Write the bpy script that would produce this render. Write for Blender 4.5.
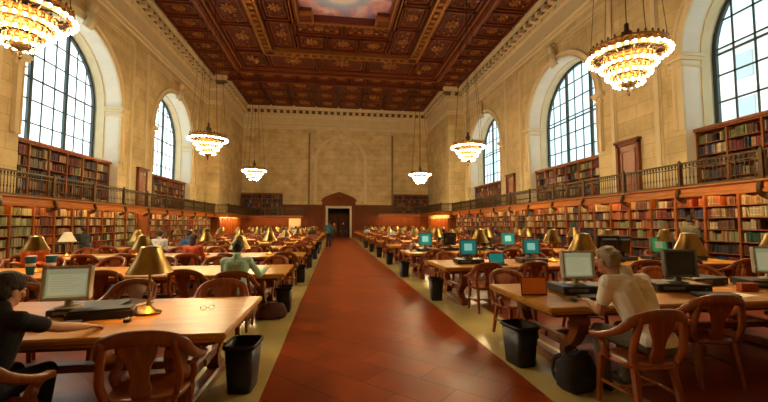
import bpy, bmesh, math, random
from mathutils import Vector, Matrix, noise
PI = math.pi
R = math.radians
random.seed(7)
for o in list(bpy.data.objects): bpy.data.objects.remove(o)
SC = bpy.context.scene
COL = SC.collection

# ---------------------------------------------------------------- camera, sky, exposure
cd = bpy.data.cameras.new('camera'); cam = bpy.data.objects.new('camera', cd); COL.objects.link(cam)
cd.sensor_width = 36; cd.lens = 370.0/768*36; cd.clip_start = 0.05; cd.clip_end = 400
YAW, PITCH = math.atan(50/370), math.atan(23/370)
cam.location = (0, 0, 1.6); cam.rotation_euler = (PI/2 + PITCH, 0, -YAW)
SC.camera = cam
W = bpy.data.worlds.new('sky'); SC.world = W; W.use_nodes = True
bg = W.node_tree.nodes['Background']; bg.inputs[1].default_value = 1.0
wt = W.node_tree; w_tc = wt.nodes.new('ShaderNodeTexCoord'); w_sp = wt.nodes.new('ShaderNodeSeparateXYZ'); w_rp = wt.nodes.new('ShaderNodeValToRGB'); w_mr = wt.nodes.new('ShaderNodeMapRange')
w_mr.inputs['From Min'].default_value = -1; w_mr.inputs['From Max'].default_value = 1
wt.links.new(w_tc.outputs['Generated'], w_sp.inputs[0]); wt.links.new(w_sp.outputs[0], w_mr.inputs['Value']); wt.links.new(w_mr.outputs[0], w_rp.inputs['Fac']); wt.links.new(w_rp.outputs['Color'], bg.inputs[0])
SKY_BRIGHT, SKY_BLUE = (1.0, 1.08, 1.07, 1), (.44, .55, .57, 1)      # a bright hazy sky on the left, bluer on the right
w_rp.color_ramp.elements[0].position = .25; w_rp.color_ramp.elements[0].color = SKY_BRIGHT; w_rp.color_ramp.elements[1].position = .75; w_rp.color_ramp.elements[1].color = SKY_BLUE
vs = SC.view_settings
vs.view_transform = 'Standard'; vs.look = 'None'; vs.gamma = 1; vs.use_curve_mapping = False
vs.exposure = 1.62
BULB = 88.0         # strength of the chandelier bulbs
LAMP_W = 4.2        # watts of a table lamp
LAMP_COL = (1.0, 0.60, 0.23)

# ---------------------------------------------------------------- dimensions
XL, XR = -11.85, 13.05          # side walls
YJ, YB, YN = 35.9, 44.3, -6.0   # pier step, far wall, wall behind the camera
VL, VR = -10.6, 11.45           # walls of the far bay
ZC = 15.5
CX = 0.6
GX = {-1: -10.6, 1: 11.4}       # gallery front edges
GZ = {-1: 2.5, 1: 2.75}         # gallery floor
WIN = {-1: [8.35, 18.8, 29.2], 1: [8.8, 19.9, 30.8]}
HW, ZSPR = 3.25, 8.0
SILL = {-1: 5.0, 1: 5.15}         # ledge under the windows
EYE = Vector((0, 0, 1.6))
FW = Vector((math.sin(YAW)*math.cos(PITCH), math.cos(YAW)*math.cos(PITCH), math.sin(PITCH)))
RT = Vector((math.cos(YAW), -math.sin(YAW), 0)); UP = RT.cross(FW)
def project(p):
    d = Vector(p) - EYE; z = d.dot(FW)
    if z < .1: return None
    return 384 + 370*d.dot(RT)/z, 201 - 370*d.dot(UP)/z, z

# ---------------------------------------------------------------- materials
MATS = {}
def nodes(name):
    m = bpy.data.materials.new(name); m.use_nodes = True
    nt = m.node_tree
    return m, nt, nt.nodes['Principled BSDF']
def N(nt, t, **kw):
    n = nt.nodes.new(t)
    for k, v in kw.items():
        if k.startswith('i_'): n.inputs[k[2:].replace('_', ' ')].default_value = v
        else: setattr(n, k, v)
    return n
def c4(c): return (c[0], c[1], c[2], 1)
def mixc(nt, fac, a, b, mode='MIX'):
    n = nt.nodes.new('ShaderNodeMix'); n.data_type = 'RGBA'; n.blend_type = mode
    for sock, v in ((n.inputs['Factor'], fac), (n.inputs['A'], a), (n.inputs['B'], b)):
        pass
    ins = [s for s in n.inputs if s.enabled]
    for s, v in zip(ins, (fac, a, b)):
        if hasattr(v, 'is_output'): nt.links.new(v, s)
        elif isinstance(v, (tuple, list)): s.default_value = c4(v)
        else: s.default_value = v
    return [s for s in n.outputs if s.enabled][0]
def coords(nt, kind='Object', scale=(1, 1, 1), rot=(0, 0, 0)):
    tc = N(nt, 'ShaderNodeTexCoord'); mp = N(nt, 'ShaderNodeMapping')
    mp.inputs['Scale'].default_value = scale; mp.inputs['Rotation'].default_value = rot
    nt.links.new(tc.outputs[kind], mp.inputs['Vector'])
    return mp.outputs['Vector']
def m_noise(name, c1, c2, scale=8, rough=.5, metal=0, stretch=(1, 1, 1), bump=0, detail=4, spec=.5):
    m, nt, b = nodes(name)
    v = coords(nt, 'Object', stretch)
    nz = N(nt, 'ShaderNodeTexNoise'); nz.inputs['Scale'].default_value = scale; nz.inputs['Detail'].default_value = detail
    nt.links.new(v, nz.inputs['Vector'])
    nt.links.new(mixc(nt, nz.outputs['Fac'], c1, c2), b.inputs['Base Color'])
    b.inputs['Roughness'].default_value = rough; b.inputs['Metallic'].default_value = metal
    b.inputs['Specular IOR Level'].default_value = spec
    if bump:
        bp = N(nt, 'ShaderNodeBump'); bp.inputs['Strength'].default_value = bump; bp.inputs['Distance'].default_value = .02
        nt.links.new(nz.outputs['Fac'], bp.inputs['Height']); nt.links.new(bp.outputs['Normal'], b.inputs['Normal'])
    return m
def m_wood(name, c1, c2, rough=.35, axis=0, scale=3, coat=0, spec=.4):
    st = [8, 8, 8]; st[axis] = .7
    m, nt, b = nodes(name)
    v = coords(nt, 'Object', st)
    nz = N(nt, 'ShaderNodeTexNoise'); nz.inputs['Scale'].default_value = scale; nz.inputs['Detail'].default_value = 5
    nz.inputs['Distortion'].default_value = .6
    nt.links.new(v, nz.inputs['Vector'])
    rp = N(nt, 'ShaderNodeValToRGB'); rp.color_ramp.elements[0].position = .3; rp.color_ramp.elements[1].position = .7
    rp.color_ramp.elements[0].color = c4(c1); rp.color_ramp.elements[1].color = c4(c2)
    nt.links.new(nz.outputs['Fac'], rp.inputs['Fac'])
    oi = N(nt, 'ShaderNodeObjectInfo')
    mr = N(nt, 'ShaderNodeMapRange'); mr.inputs['To Min'].default_value = .8; mr.inputs['To Max'].default_value = 1.15
    nt.links.new(oi.outputs['Random'], mr.inputs['Value'])
    mx = mixc(nt, 1.0, rp.outputs['Color'], mr.outputs['Result'], 'MULTIPLY')
    nt.links.new(mx, b.inputs['Base Color'])
    b.inputs['Roughness'].default_value = rough; b.inputs['Specular IOR Level'].default_value = spec; b.inputs['Coat Weight'].default_value = coat; b.inputs['Coat Roughness'].default_value = .12
    return m
def m_stone(name, axis, c1, c2, mortar, bw=1.5, bh=.62):
    m, nt, b = nodes(name)
    tc = N(nt, 'ShaderNodeTexCoord'); sp = N(nt, 'ShaderNodeSeparateXYZ'); cb = N(nt, 'ShaderNodeCombineXYZ')
    nt.links.new(tc.outputs['Object'], sp.inputs[0])
    nt.links.new(sp.outputs[axis], cb.inputs[0]); nt.links.new(sp.outputs[2], cb.inputs[1])
    br = N(nt, 'ShaderNodeTexBrick'); br.offset = .5
    br.inputs['Scale'].default_value = 1; br.inputs['Brick Width'].default_value = bw; br.inputs['Row Height'].default_value = bh
    br.inputs['Mortar Size'].default_value = .012; br.inputs['Mortar Smooth'].default_value = .3
    br.inputs['Color1'].default_value = c4(c1); br.inputs['Color2'].default_value = c4(c2); br.inputs['Mortar'].default_value = c4(mortar)
    nt.links.new(cb.outputs[0], br.inputs['Vector'])
    nz = N(nt, 'ShaderNodeTexNoise'); nz.inputs['Scale'].default_value = .9; nz.inputs['Detail'].default_value = 7; nz.inputs['Roughness'].default_value = .65
    nt.links.new(tc.outputs['Object'], nz.inputs['Vector'])
    rp = N(nt, 'ShaderNodeValToRGB'); rp.color_ramp.elements[0].position = .3; rp.color_ramp.elements[1].position = .72
    rp.color_ramp.elements[0].color = (.66, .62, .56, 1); rp.color_ramp.elements[1].color = (1.1, 1.1, 1.1, 1)
    nt.links.new(nz.outputs['Fac'], rp.inputs['Fac'])
    nt.links.new(mixc(nt, 1.0, br.outputs['Color'], rp.outputs['Color'], 'MULTIPLY'), b.inputs['Base Color'])
    b.inputs['Roughness'].default_value = .7
    bp = N(nt, 'ShaderNodeBump'); bp.inputs['Strength'].default_value = .25; bp.inputs['Distance'].default_value = .01; bp.invert = True
    nt.links.new(br.outputs['Fac'], bp.inputs['Height']); nt.links.new(bp.outputs['Normal'], b.inputs['Normal'])
    return m
def m_tiles(name, c1, c2, mortar, size, rot, rough, bump=.3):
    m, nt, b = nodes(name)
    v = coords(nt, 'Object', (1, 1, 1), (0, 0, rot))
    br = N(nt, 'ShaderNodeTexBrick'); br.offset = .5
    br.inputs['Scale'].default_value = 1; br.inputs['Brick Width'].default_value = size*2; br.inputs['Row Height'].default_value = size
    br.inputs['Mortar Size'].default_value = .006; br.inputs['Mortar Smooth'].default_value = .2
    br.inputs['Color1'].default_value = c4(c1); br.inputs['Color2'].default_value = c4(c2); br.inputs['Mortar'].default_value = c4(mortar)
    nt.links.new(v, br.inputs['Vector'])
    nz = N(nt, 'ShaderNodeTexNoise'); nz.inputs['Scale'].default_value = 2.2; nz.inputs['Detail'].default_value = 6
    nt.links.new(v, nz.inputs['Vector'])
    rp = N(nt, 'ShaderNodeValToRGB'); rp.color_ramp.elements[0].position = .3; rp.color_ramp.elements[1].position = .75
    rp.color_ramp.elements[0].color = (.7, .65, .6, 1); rp.color_ramp.elements[1].color = (1.15, 1.1, 1.05, 1)
    nt.links.new(nz.outputs['Fac'], rp.inputs['Fac'])
    nt.links.new(mixc(nt, 1.0, br.outputs['Color'], rp.outputs['Color'], 'MULTIPLY'), b.inputs['Base Color'])
    mr = N(nt, 'ShaderNodeMapRange'); mr.inputs['To Min'].default_value = rough*.75; mr.inputs['To Max'].default_value = rough*1.35
    nt.links.new(nz.outputs['Fac'], mr.inputs['Value']); nt.links.new(mr.outputs['Result'], b.inputs['Roughness']); b.inputs['Specular IOR Level'].default_value = .3
    bp = N(nt, 'ShaderNodeBump'); bp.inputs['Strength'].default_value = bump; bp.inputs['Distance'].default_value = .004; bp.invert = True
    nt.links.new(br.outputs['Fac'], bp.inputs['Height']); nt.links.new(bp.outputs['Normal'], b.inputs['Normal'])
    return m
def m_emit(name, col, strength, sample=True):
    m, nt, b = nodes(name)
    b.inputs['Base Color'].default_value = c4([min(1, x) for x in col]); b.inputs['Emission Color'].default_value = c4(col)
    b.inputs['Emission Strength'].default_value = strength
    if not sample: m.cycles.emission_sampling = 'NONE'
    return m
def m_attr(name, rough=.55):
    m, nt, b = nodes(name)
    at = N(nt, 'ShaderNodeAttribute'); at.attribute_name = 'Col'
    nz = N(nt, 'ShaderNodeTexNoise'); nz.inputs['Scale'].default_value = 14
    nt.links.new(coords(nt, 'Object', (1, 1, 3)), nz.inputs['Vector'])
    mr = N(nt, 'ShaderNodeMapRange'); mr.inputs['To Min'].default_value = .7; mr.inputs['To Max'].default_value = 1.3
    nt.links.new(nz.outputs['Fac'], mr.inputs['Value'])
    nt.links.new(mixc(nt, 1.0, at.outputs['Color'], mr.outputs['Result'], 'MULTIPLY'), b.inputs['Base Color'])
    b.inputs['Roughness'].default_value = rough
    return m
def m_glass(name, tint=(.95, 1, 1)):
    m, nt, b = nodes(name); nt.nodes.remove(b)
    t = N(nt, 'ShaderNodeBsdfTransparent'); t.inputs[0].default_value = c4(tint)
    g = N(nt, 'ShaderNodeBsdfGlossy'); g.inputs['Roughness'].default_value = .05
    mx = N(nt, 'ShaderNodeMixShader'); mx.inputs[0].default_value = .05
    nt.links.new(t.outputs[0], mx.inputs[1]); nt.links.new(g.outputs[0], mx.inputs[2])
    nt.links.new(mx.outputs[0], nt.nodes['Material Output'].inputs[0])
    return m
def m_mural(name):
    m, nt, b = nodes(name)
    v = coords(nt, 'Object', (1, 1, 1))
    n1 = N(nt, 'ShaderNodeTexNoise'); n1.inputs['Scale'].default_value = .7; n1.inputs['Detail'].default_value = 6; n1.inputs['Distortion'].default_value = .8
    nt.links.new(v, n1.inputs['Vector'])
    rp = N(nt, 'ShaderNodeValToRGB'); e = rp.color_ramp.elements
    e[0].position = .3; e[0].color = (.40, .46, .72, 1); e[1].position = .72; e[1].color = (.95, .90, .95, 1)
    for p, c in ((.42, (.55, .36, .58)), (.5, (.80, .46, .52)), (.6, (.88, .70, .74))):
        x = e.new(p); x.color = c4(c)
    nt.links.new(n1.outputs['Fac'], rp.inputs['Fac'])
    gr = N(nt, 'ShaderNodeTexGradient'); gr.gradient_type = 'SPHERICAL'; mp = N(nt, 'ShaderNodeMapping'); mp.inputs['Location'].default_value = (-.35/2.6, -21.6/2.6, -(15.62)/2.6); mp.inputs['Scale'].default_value = (1/2.6, 1/2.6, 1/2.6)
    tc = N(nt, 'ShaderNodeTexCoord'); nt.links.new(tc.outputs['Object'], mp.inputs['Vector']); nt.links.new(mp.outputs['Vector'], gr.inputs['Vector'])
    r2 = N(nt, 'ShaderNodeValToRGB'); r2.color_ramp.elements[0].position = .12; r2.color_ramp.elements[0].color = (0, 0, 0, 1); r2.color_ramp.elements[1].position = .4; r2.color_ramp.elements[1].color = (1, 1, 1, 1)
    r3 = N(nt, 'ShaderNodeValToRGB'); r3.color_ramp.elements[0].position = .4; r3.color_ramp.elements[0].color = (.42, .62, .85, 1); r3.color_ramp.elements[1].position = .55; r3.color_ramp.elements[1].color = (.97, .98, 1, 1)
    nt.links.new(gr.outputs['Fac'], r2.inputs['Fac']); nt.links.new(gr.outputs['Fac'], r3.inputs['Fac'])
    nt.links.new(mixc(nt, r2.outputs['Color'], rp.outputs['Color'], r3.outputs['Color']), b.inputs['Base Color'])
    b.inputs['Roughness'].default_value = .6
    return m
SL1, SL2, SM = (.72, .57, .29), (.63, .49, .235), (.42, .32, .15)
M = dict(
    stone_y=m_stone('stone_blocks_side', 1, SL1, SL2, SM), stone_x=m_stone('stone_blocks_end', 0, SL1, SL2, SM),
    stone=m_noise('dressed_stone', (.58, .47, .26), (.76, .63, .38), 1.6, .7, detail=7),
    pale_stone=m_noise('pale_stone', (.66, .60, .48), (.78, .72, .60), 2, .65),
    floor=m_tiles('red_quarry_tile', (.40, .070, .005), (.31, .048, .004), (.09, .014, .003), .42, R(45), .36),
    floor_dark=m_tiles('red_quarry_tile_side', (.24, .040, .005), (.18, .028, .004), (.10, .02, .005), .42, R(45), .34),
    marble=m_noise('buff_marble', (.50, .39, .11), (.68, .56, .22), 2.2, .22, detail=8),
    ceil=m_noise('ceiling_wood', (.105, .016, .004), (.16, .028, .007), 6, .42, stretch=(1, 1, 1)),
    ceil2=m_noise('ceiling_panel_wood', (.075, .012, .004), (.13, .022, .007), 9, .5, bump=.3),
    gilt=m_noise('gilded_relief', (.24, .085, .016), (.52, .23, .05), 10, .38, .55, bump=.4),
    gilt_dim=m_noise('worn_gilding', (.20, .05, .012), (.32, .095, .022), 10, .45, .3, bump=.4),
    mural=m_mural('painted_clouds'),
    oak=m_wood('bookcase_oak', (.21, .05, .006), (.31, .085, .011), .42, 2),
    fascia=m_wood('gallery_edge_oak', (.34, .10, .012), (.46, .15, .02), .4, 1),
    oak_x=m_wood('panel_oak', (.13, .028, .003), (.20, .048, .005), .5, 2, 3, 0, .2),
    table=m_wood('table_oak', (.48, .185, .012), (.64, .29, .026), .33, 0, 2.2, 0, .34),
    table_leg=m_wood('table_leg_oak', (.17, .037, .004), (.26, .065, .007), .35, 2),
    chair=m_wood('chair_oak', (.20, .040, .0045), (.32, .075, .009), .34, 2, 3, .15),
    brass=m_noise('lamp_brass', (.36, .225, .06), (.56, .37, .12), 30, .30, 1, (1, 1, .05)),
    brass_dark=m_noise('aged_brass', (.30, .17, .05), (.42, .25, .08), 20, .35, 1),
    bronze=m_noise('railing_bronze', (.055, .03, .009), (.11, .06, .018), 15, .45, .6),
    chand=m_noise('chandelier_gilt_bronze', (.09, .038, .007), (.17, .075, .015), 18, .4, .7, bump=.4),
    steel=m_noise('window_steel', (.028, .045, .05), (.04, .06, .065), 10, .5),
    glass=m_glass('window_glass'),
    black=m_noise('black_plastic', (.010, .009, .008), (.018, .016, .014), 20, .4),
    bin=m_noise('bin_plastic', (.007, .006, .005), (.013, .011, .009), 20, .45),
    beige=m_noise('beige_plastic', (.42, .38, .27), (.48, .43, .32), 20, .5),
    grey=m_noise('grey_plastic', (.12, .13, .12), (.16, .17, .16), 20, .5),
    paper=m_noise('white_paper', (.72, .70, .62), (.82, .80, .72), 10, .7),
    bulb=m_emit('chandelier_bulb_glow', (1, .75, .39), BULB),
    lampbulb=m_emit('table_bulb_glow', (1, .66, .30), 6, False),
    books=m_attr('book_cloth'), recess=m_noise('dark_brown_recess', (.10, .05, .02), (.16, .08, .035), 6, .8), umber=m_noise('brown_stone_strip', (.20, .13, .055), (.28, .19, .08), 4, .7),
    skin=m_noise('skin', (.60, .33, .20), (.68, .39, .25), 20, .5),
    skin2=m_noise('tanned_skin', (.40, .18, .09), (.48, .23, .12), 20, .5),
    portal=m_noise('pale_marble_frame', (.55, .48, .34), (.68, .60, .44), 4, .5),
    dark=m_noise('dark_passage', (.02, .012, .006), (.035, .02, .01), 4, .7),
    facade=m_stone('outside_facade', 1, (.80, .79, .76), (.76, .75, .73), (.66, .65, .63), 2.0, .7),
    facade_glass=m_noise('outside_windows', (.30, .36, .38), (.38, .44, .46), 1, .5),
)
def cloth(c, s=1.25): return m_noise('cloth', c, tuple(min(1, x*s) for x in c), 25, .85, bump=.1)

# ---------------------------------------------------------------- mesh helper
def smooth_path(pts, n=6):
    pts = [Vector(p) for p in pts]
    if len(pts) < 3: return pts
    out = []
    P = [2*pts[0]-pts[1]] + pts + [2*pts[-1]-pts[-2]]
    for i in range(1, len(P)-2):
        a, b, c, d = P[i-1:i+3]
        for k in range(n):
            t = k/n
            out.append(.5*((2*b) + (c-a)*t + (2*a-5*b+4*c-d)*t*t + (3*b-a-3*c+d)*t**3))
    out.append(pts[-1])
    return out
class MB:
    def __init__(s): s.v = []; s.f = []; s.mi = []; s.cur = 0; s.col = None; s.cols = []; s.sm = []
    def face(s, idx, smooth=False):
        s.f.append(tuple(idx)); s.mi.append(s.cur); s.cols.append(s.col); s.sm.append(smooth)
    def add(s, vs): k = len(s.v); s.v.extend(Vector(p) for p in vs); return k
    def quad(s, a, b, c, d, smooth=False): k = s.add((a, b, c, d)); s.face((k, k+1, k+2, k+3), smooth)
    def box(s, c, d, rot=None, bev=0):
        x, y, z = d[0]/2, d[1]/2, d[2]/2; c = Vector(c)
        b = min(bev, x*.8, y*.8, z*.8)
        if b > 0:
            vs = []
            for sz in (-1, 1):
                for sy in (-1, 1):
                    for sx in (-1, 1):
                        vs += [(sx*(x-b), sy*(y-b), sz*z), (sx*(x-b), sy*y, sz*(z-b)), (sx*x, sy*(y-b), sz*(z-b))]
            bm = bmesh.new()
            for p in vs: bm.verts.new(p)
            r = bmesh.ops.convex_hull(bm, input=bm.verts)
            bm.verts.ensure_lookup_table(); bm.verts.index_update()
            pts = [v.co.copy() for v in bm.verts]; fs = [[v.index for v in f.verts] for f in bm.faces]
            bm.free()
        else:
            pts = [Vector((sx*x, sy*y, sz*z)) for sz in (-1, 1) for sy in (-1, 1) for sx in (-1, 1)]
            fs = [(0, 2, 3, 1), (4, 5, 7, 6), (0, 1, 5, 4), (2, 6, 7, 3), (0, 4, 6, 2), (1, 3, 7, 5)]
        if rot is not None: pts = [rot @ p for p in pts]
        k = s.add([c + p for p in pts])
        for f in fs: s.face([k+i for i in f])
        return s
    def bb(s, lo, hi, bev=0): return s.box([(a+b)/2 for a, b in zip(lo, hi)], [abs(b-a) for a, b in zip(lo, hi)], None, bev)
    def lathe(s, prof, c=(0, 0, 0), n=20, smooth=True, cap=True):
        c = Vector(c); rings = []
        for r, z in prof:
            rings.append(s.add([c + Vector((r*math.cos(2*PI*i/n), r*math.sin(2*PI*i/n), z)) for i in range(n)]))
        for a, b in zip(rings, rings[1:]):
            for i in range(n):
                j = (i+1) % n; s.face((a+i, a+j, b+j, b+i), smooth)
        if cap:
            if prof[0][0] > 1e-4: s.face([rings[0]+i for i in range(n)][::-1])
            if prof[-1][0] > 1e-4: s.face([rings[-1]+i for i in range(n)])
        return s
    def sweep(s, path, sec, up=(0, 0, 1), smooth=True, cap=True, scales=None, closed=False):
        path = [Vector(p) for p in path]; up = Vector(up); n = len(sec); rings = []
        L = len(path)
        for i, p in enumerate(path):
            a = path[i-1] if i else (path[-1] if closed else p)
            b = path[i+1] if i < L-1 else (path[0] if closed else p)
            t = (b-a).normalized()
            sd = t.cross(up)
            if sd.length < 1e-3: sd = t.cross(Vector((0, 1, .01)))
            sd.normalize(); u2 = sd.cross(t).normalized()
            k = scales[i] if scales else 1
            if not isinstance(k, tuple): k = (k, k)
            rings.append(s.add([p + sd*x*k[0] + u2*y*k[1] for x, y in sec]))
        prs = list(zip(rings, rings[1:])) + ([(rings[-1], rings[0])] if closed else [])
        for a, b in prs:
            for i in range(n):
                j = (i+1) % n; s.face((a+i, a+j, b+j, b+i), smooth)
        if cap and not closed:
            s.face([rings[0]+i for i in range(n)][::-1]); s.face([rings[-1]+i for i in range(n)])
        return s
    def tube(s, path, r, n=8, **k):
        sc = None
        if isinstance(r, (list, tuple)): sc = [x for x in r]; r = 1
        return s.sweep(path, [(r*math.cos(2*PI*i/n), r*math.sin(2*PI*i/n)) for i in range(n)], scales=sc, **k)
    def ell(s, c, r, n=10, m=6, rot=None):
        c = Vector(c)
        if not isinstance(r, (list, tuple)): r = (r, r, r)
        def P(a, b):
            p = Vector((r[0]*math.cos(a)*math.sin(b), r[1]*math.sin(a)*math.sin(b), r[2]*math.cos(b)))
            return c + (rot @ p if rot is not None else p)
        top = s.add([P(0, 0)]); rings = [s.add([P(2*PI*i/n, PI*j/m) for i in range(n)]) for j in range(1, m)]; bot = s.add([P(0, PI)])
        for i in range(n):
            s.face((top, rings[0]+i, rings[0]+(i+1) % n), True); s.face((bot, rings[-1]+(i+1) % n, rings[-1]+i), True)
        for a, b in zip(rings, rings[1:]):
            for i in range(n):
                j = (i+1) % n; s.face((a+i, b+i, b+j, a+j), True)
        return s
    def cap(s, a, b, ra, rb, n=12):
        a, b = Vector(a), Vector(b); t = b-a; L = t.length
        q = t.to_track_quat('Z', 'Y').to_matrix() if L > 1e-6 else Matrix.Identity(3)
        prof = [(ra*math.sin(x), -ra*math.cos(x)) for x in (0, .5, 1.05, PI/2)] + [(rb*math.cos(x), L+rb*math.sin(x)) for x in (0, .5, 1.05, PI/2)]
        prof[0] = (1e-5, prof[0][1]); prof[-1] = (1e-5, prof[-1][1])
        k0 = len(s.v); s.lathe(prof, (0, 0, 0), n)
        for i in range(k0, len(s.v)): s.v[i] = a + q @ s.v[i]
        return s
    def prism(s, outline, z0, z1, f=None, smooth=False):     # outline (u,v) extruded along w; f maps (u,v,w) to a point
        f = f or (lambda u, v, w: (u, v, w)); n = len(outline)
        a = s.add([f(u, v, z0) for u, v in outline]); b = s.add([f(u, v, z1) for u, v in outline])
        s.face([a+i for i in range(n)][::-1]); s.face([b+i for i in range(n)])
        for i in range(n):
            j = (i+1) % n; s.face((a+i, a+j, b+j, b+i), smooth)
        return s
    def mesh(s, name, mats, fix=True):
        me = bpy.data.meshes.new(name); me.from_pydata([tuple(v) for v in s.v], [], s.f)
        for m in (mats if isinstance(mats, (list, tuple)) else [mats]): me.materials.append(m)
        for p, i, q in zip(me.polygons, s.mi, s.sm): p.material_index = i; p.use_smooth = q
        if any(c is not None for c in s.cols):
            ca = me.color_attributes.new('Col', 'FLOAT_COLOR', 'CORNER'); li = 0
            buf = []
            for f, c in zip(s.f, s.cols): buf += list(c4(c or (.5, .5, .5)))*len(f)
            ca.data.foreach_set('color', buf)
        if fix:
            bm = bmesh.new(); bm.from_mesh(me); bmesh.ops.recalc_face_normals(bm, faces=bm.faces); bm.to_mesh(me); bm.free()
        me.update()
        return me
    def build(s, name, mats, parent=None, loc=None, rz=0, fix=True):
        o = bpy.data.objects.new(name, s.mesh(name, mats, fix)); COL.objects.link(o)
        if parent: o.parent = parent
        if loc is not None: o.location = loc
        if rz: o.rotation_euler.z = rz
        return o
def tag(o, label=None, cat=None, group=None, kind=None):
    for k, v in (('label', label), ('category', cat), ('group', group), ('kind', kind)):
        if v: o[k] = v
    return o
def thing(name, label, cat, loc=(0, 0, 0), rz=0, group=None):
    o = bpy.data.objects.new(name, None); COL.objects.link(o); o.empty_display_size = .2
    o.location = loc; o.rotation_euler.z = rz
    return tag(o, label, cat, group)
KIDS = {}
def dup(o, loc=None, rz=None, parent=None, label=None, group=None):
    c = o.copy(); COL.objects.link(c)
    if parent: c.parent = parent
    if loc is not None: c.location = loc
    if rz is not None: c.rotation_euler.z = rz
    if label: c['label'] = label
    if group: c['group'] = group
    for ch in list(o.children): dup(ch, parent=c)
    return c
def struct(name, mb, mats, parent=None, **k):
    o = mb.build(name, mats, parent, **k)
    if not parent: o['kind'] = 'structure'
    return o
ORD = 'first second third fourth fifth sixth seventh eighth ninth tenth eleventh twelfth thirteenth fourteenth fifteenth sixteenth seventeenth eighteenth nineteenth twentieth'.split()
ORD += ['twenty-'+x for x in ORD[:9]] + ['thirtieth'] + ['thirty-'+x for x in ORD[:9]]
SIDE = {-1: 'left', 1: 'right'}

# ================================================================ THE ROOM
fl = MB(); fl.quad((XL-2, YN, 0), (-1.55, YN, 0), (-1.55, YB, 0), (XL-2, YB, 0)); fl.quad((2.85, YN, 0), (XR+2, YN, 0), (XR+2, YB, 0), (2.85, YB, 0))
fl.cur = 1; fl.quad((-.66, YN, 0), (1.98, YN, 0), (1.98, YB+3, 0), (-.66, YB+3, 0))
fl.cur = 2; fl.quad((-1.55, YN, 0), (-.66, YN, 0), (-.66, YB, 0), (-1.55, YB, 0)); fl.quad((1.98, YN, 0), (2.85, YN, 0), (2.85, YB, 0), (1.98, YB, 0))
struct('floor', fl, [M['floor_dark'], M['floor'], M['marble']])

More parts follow.
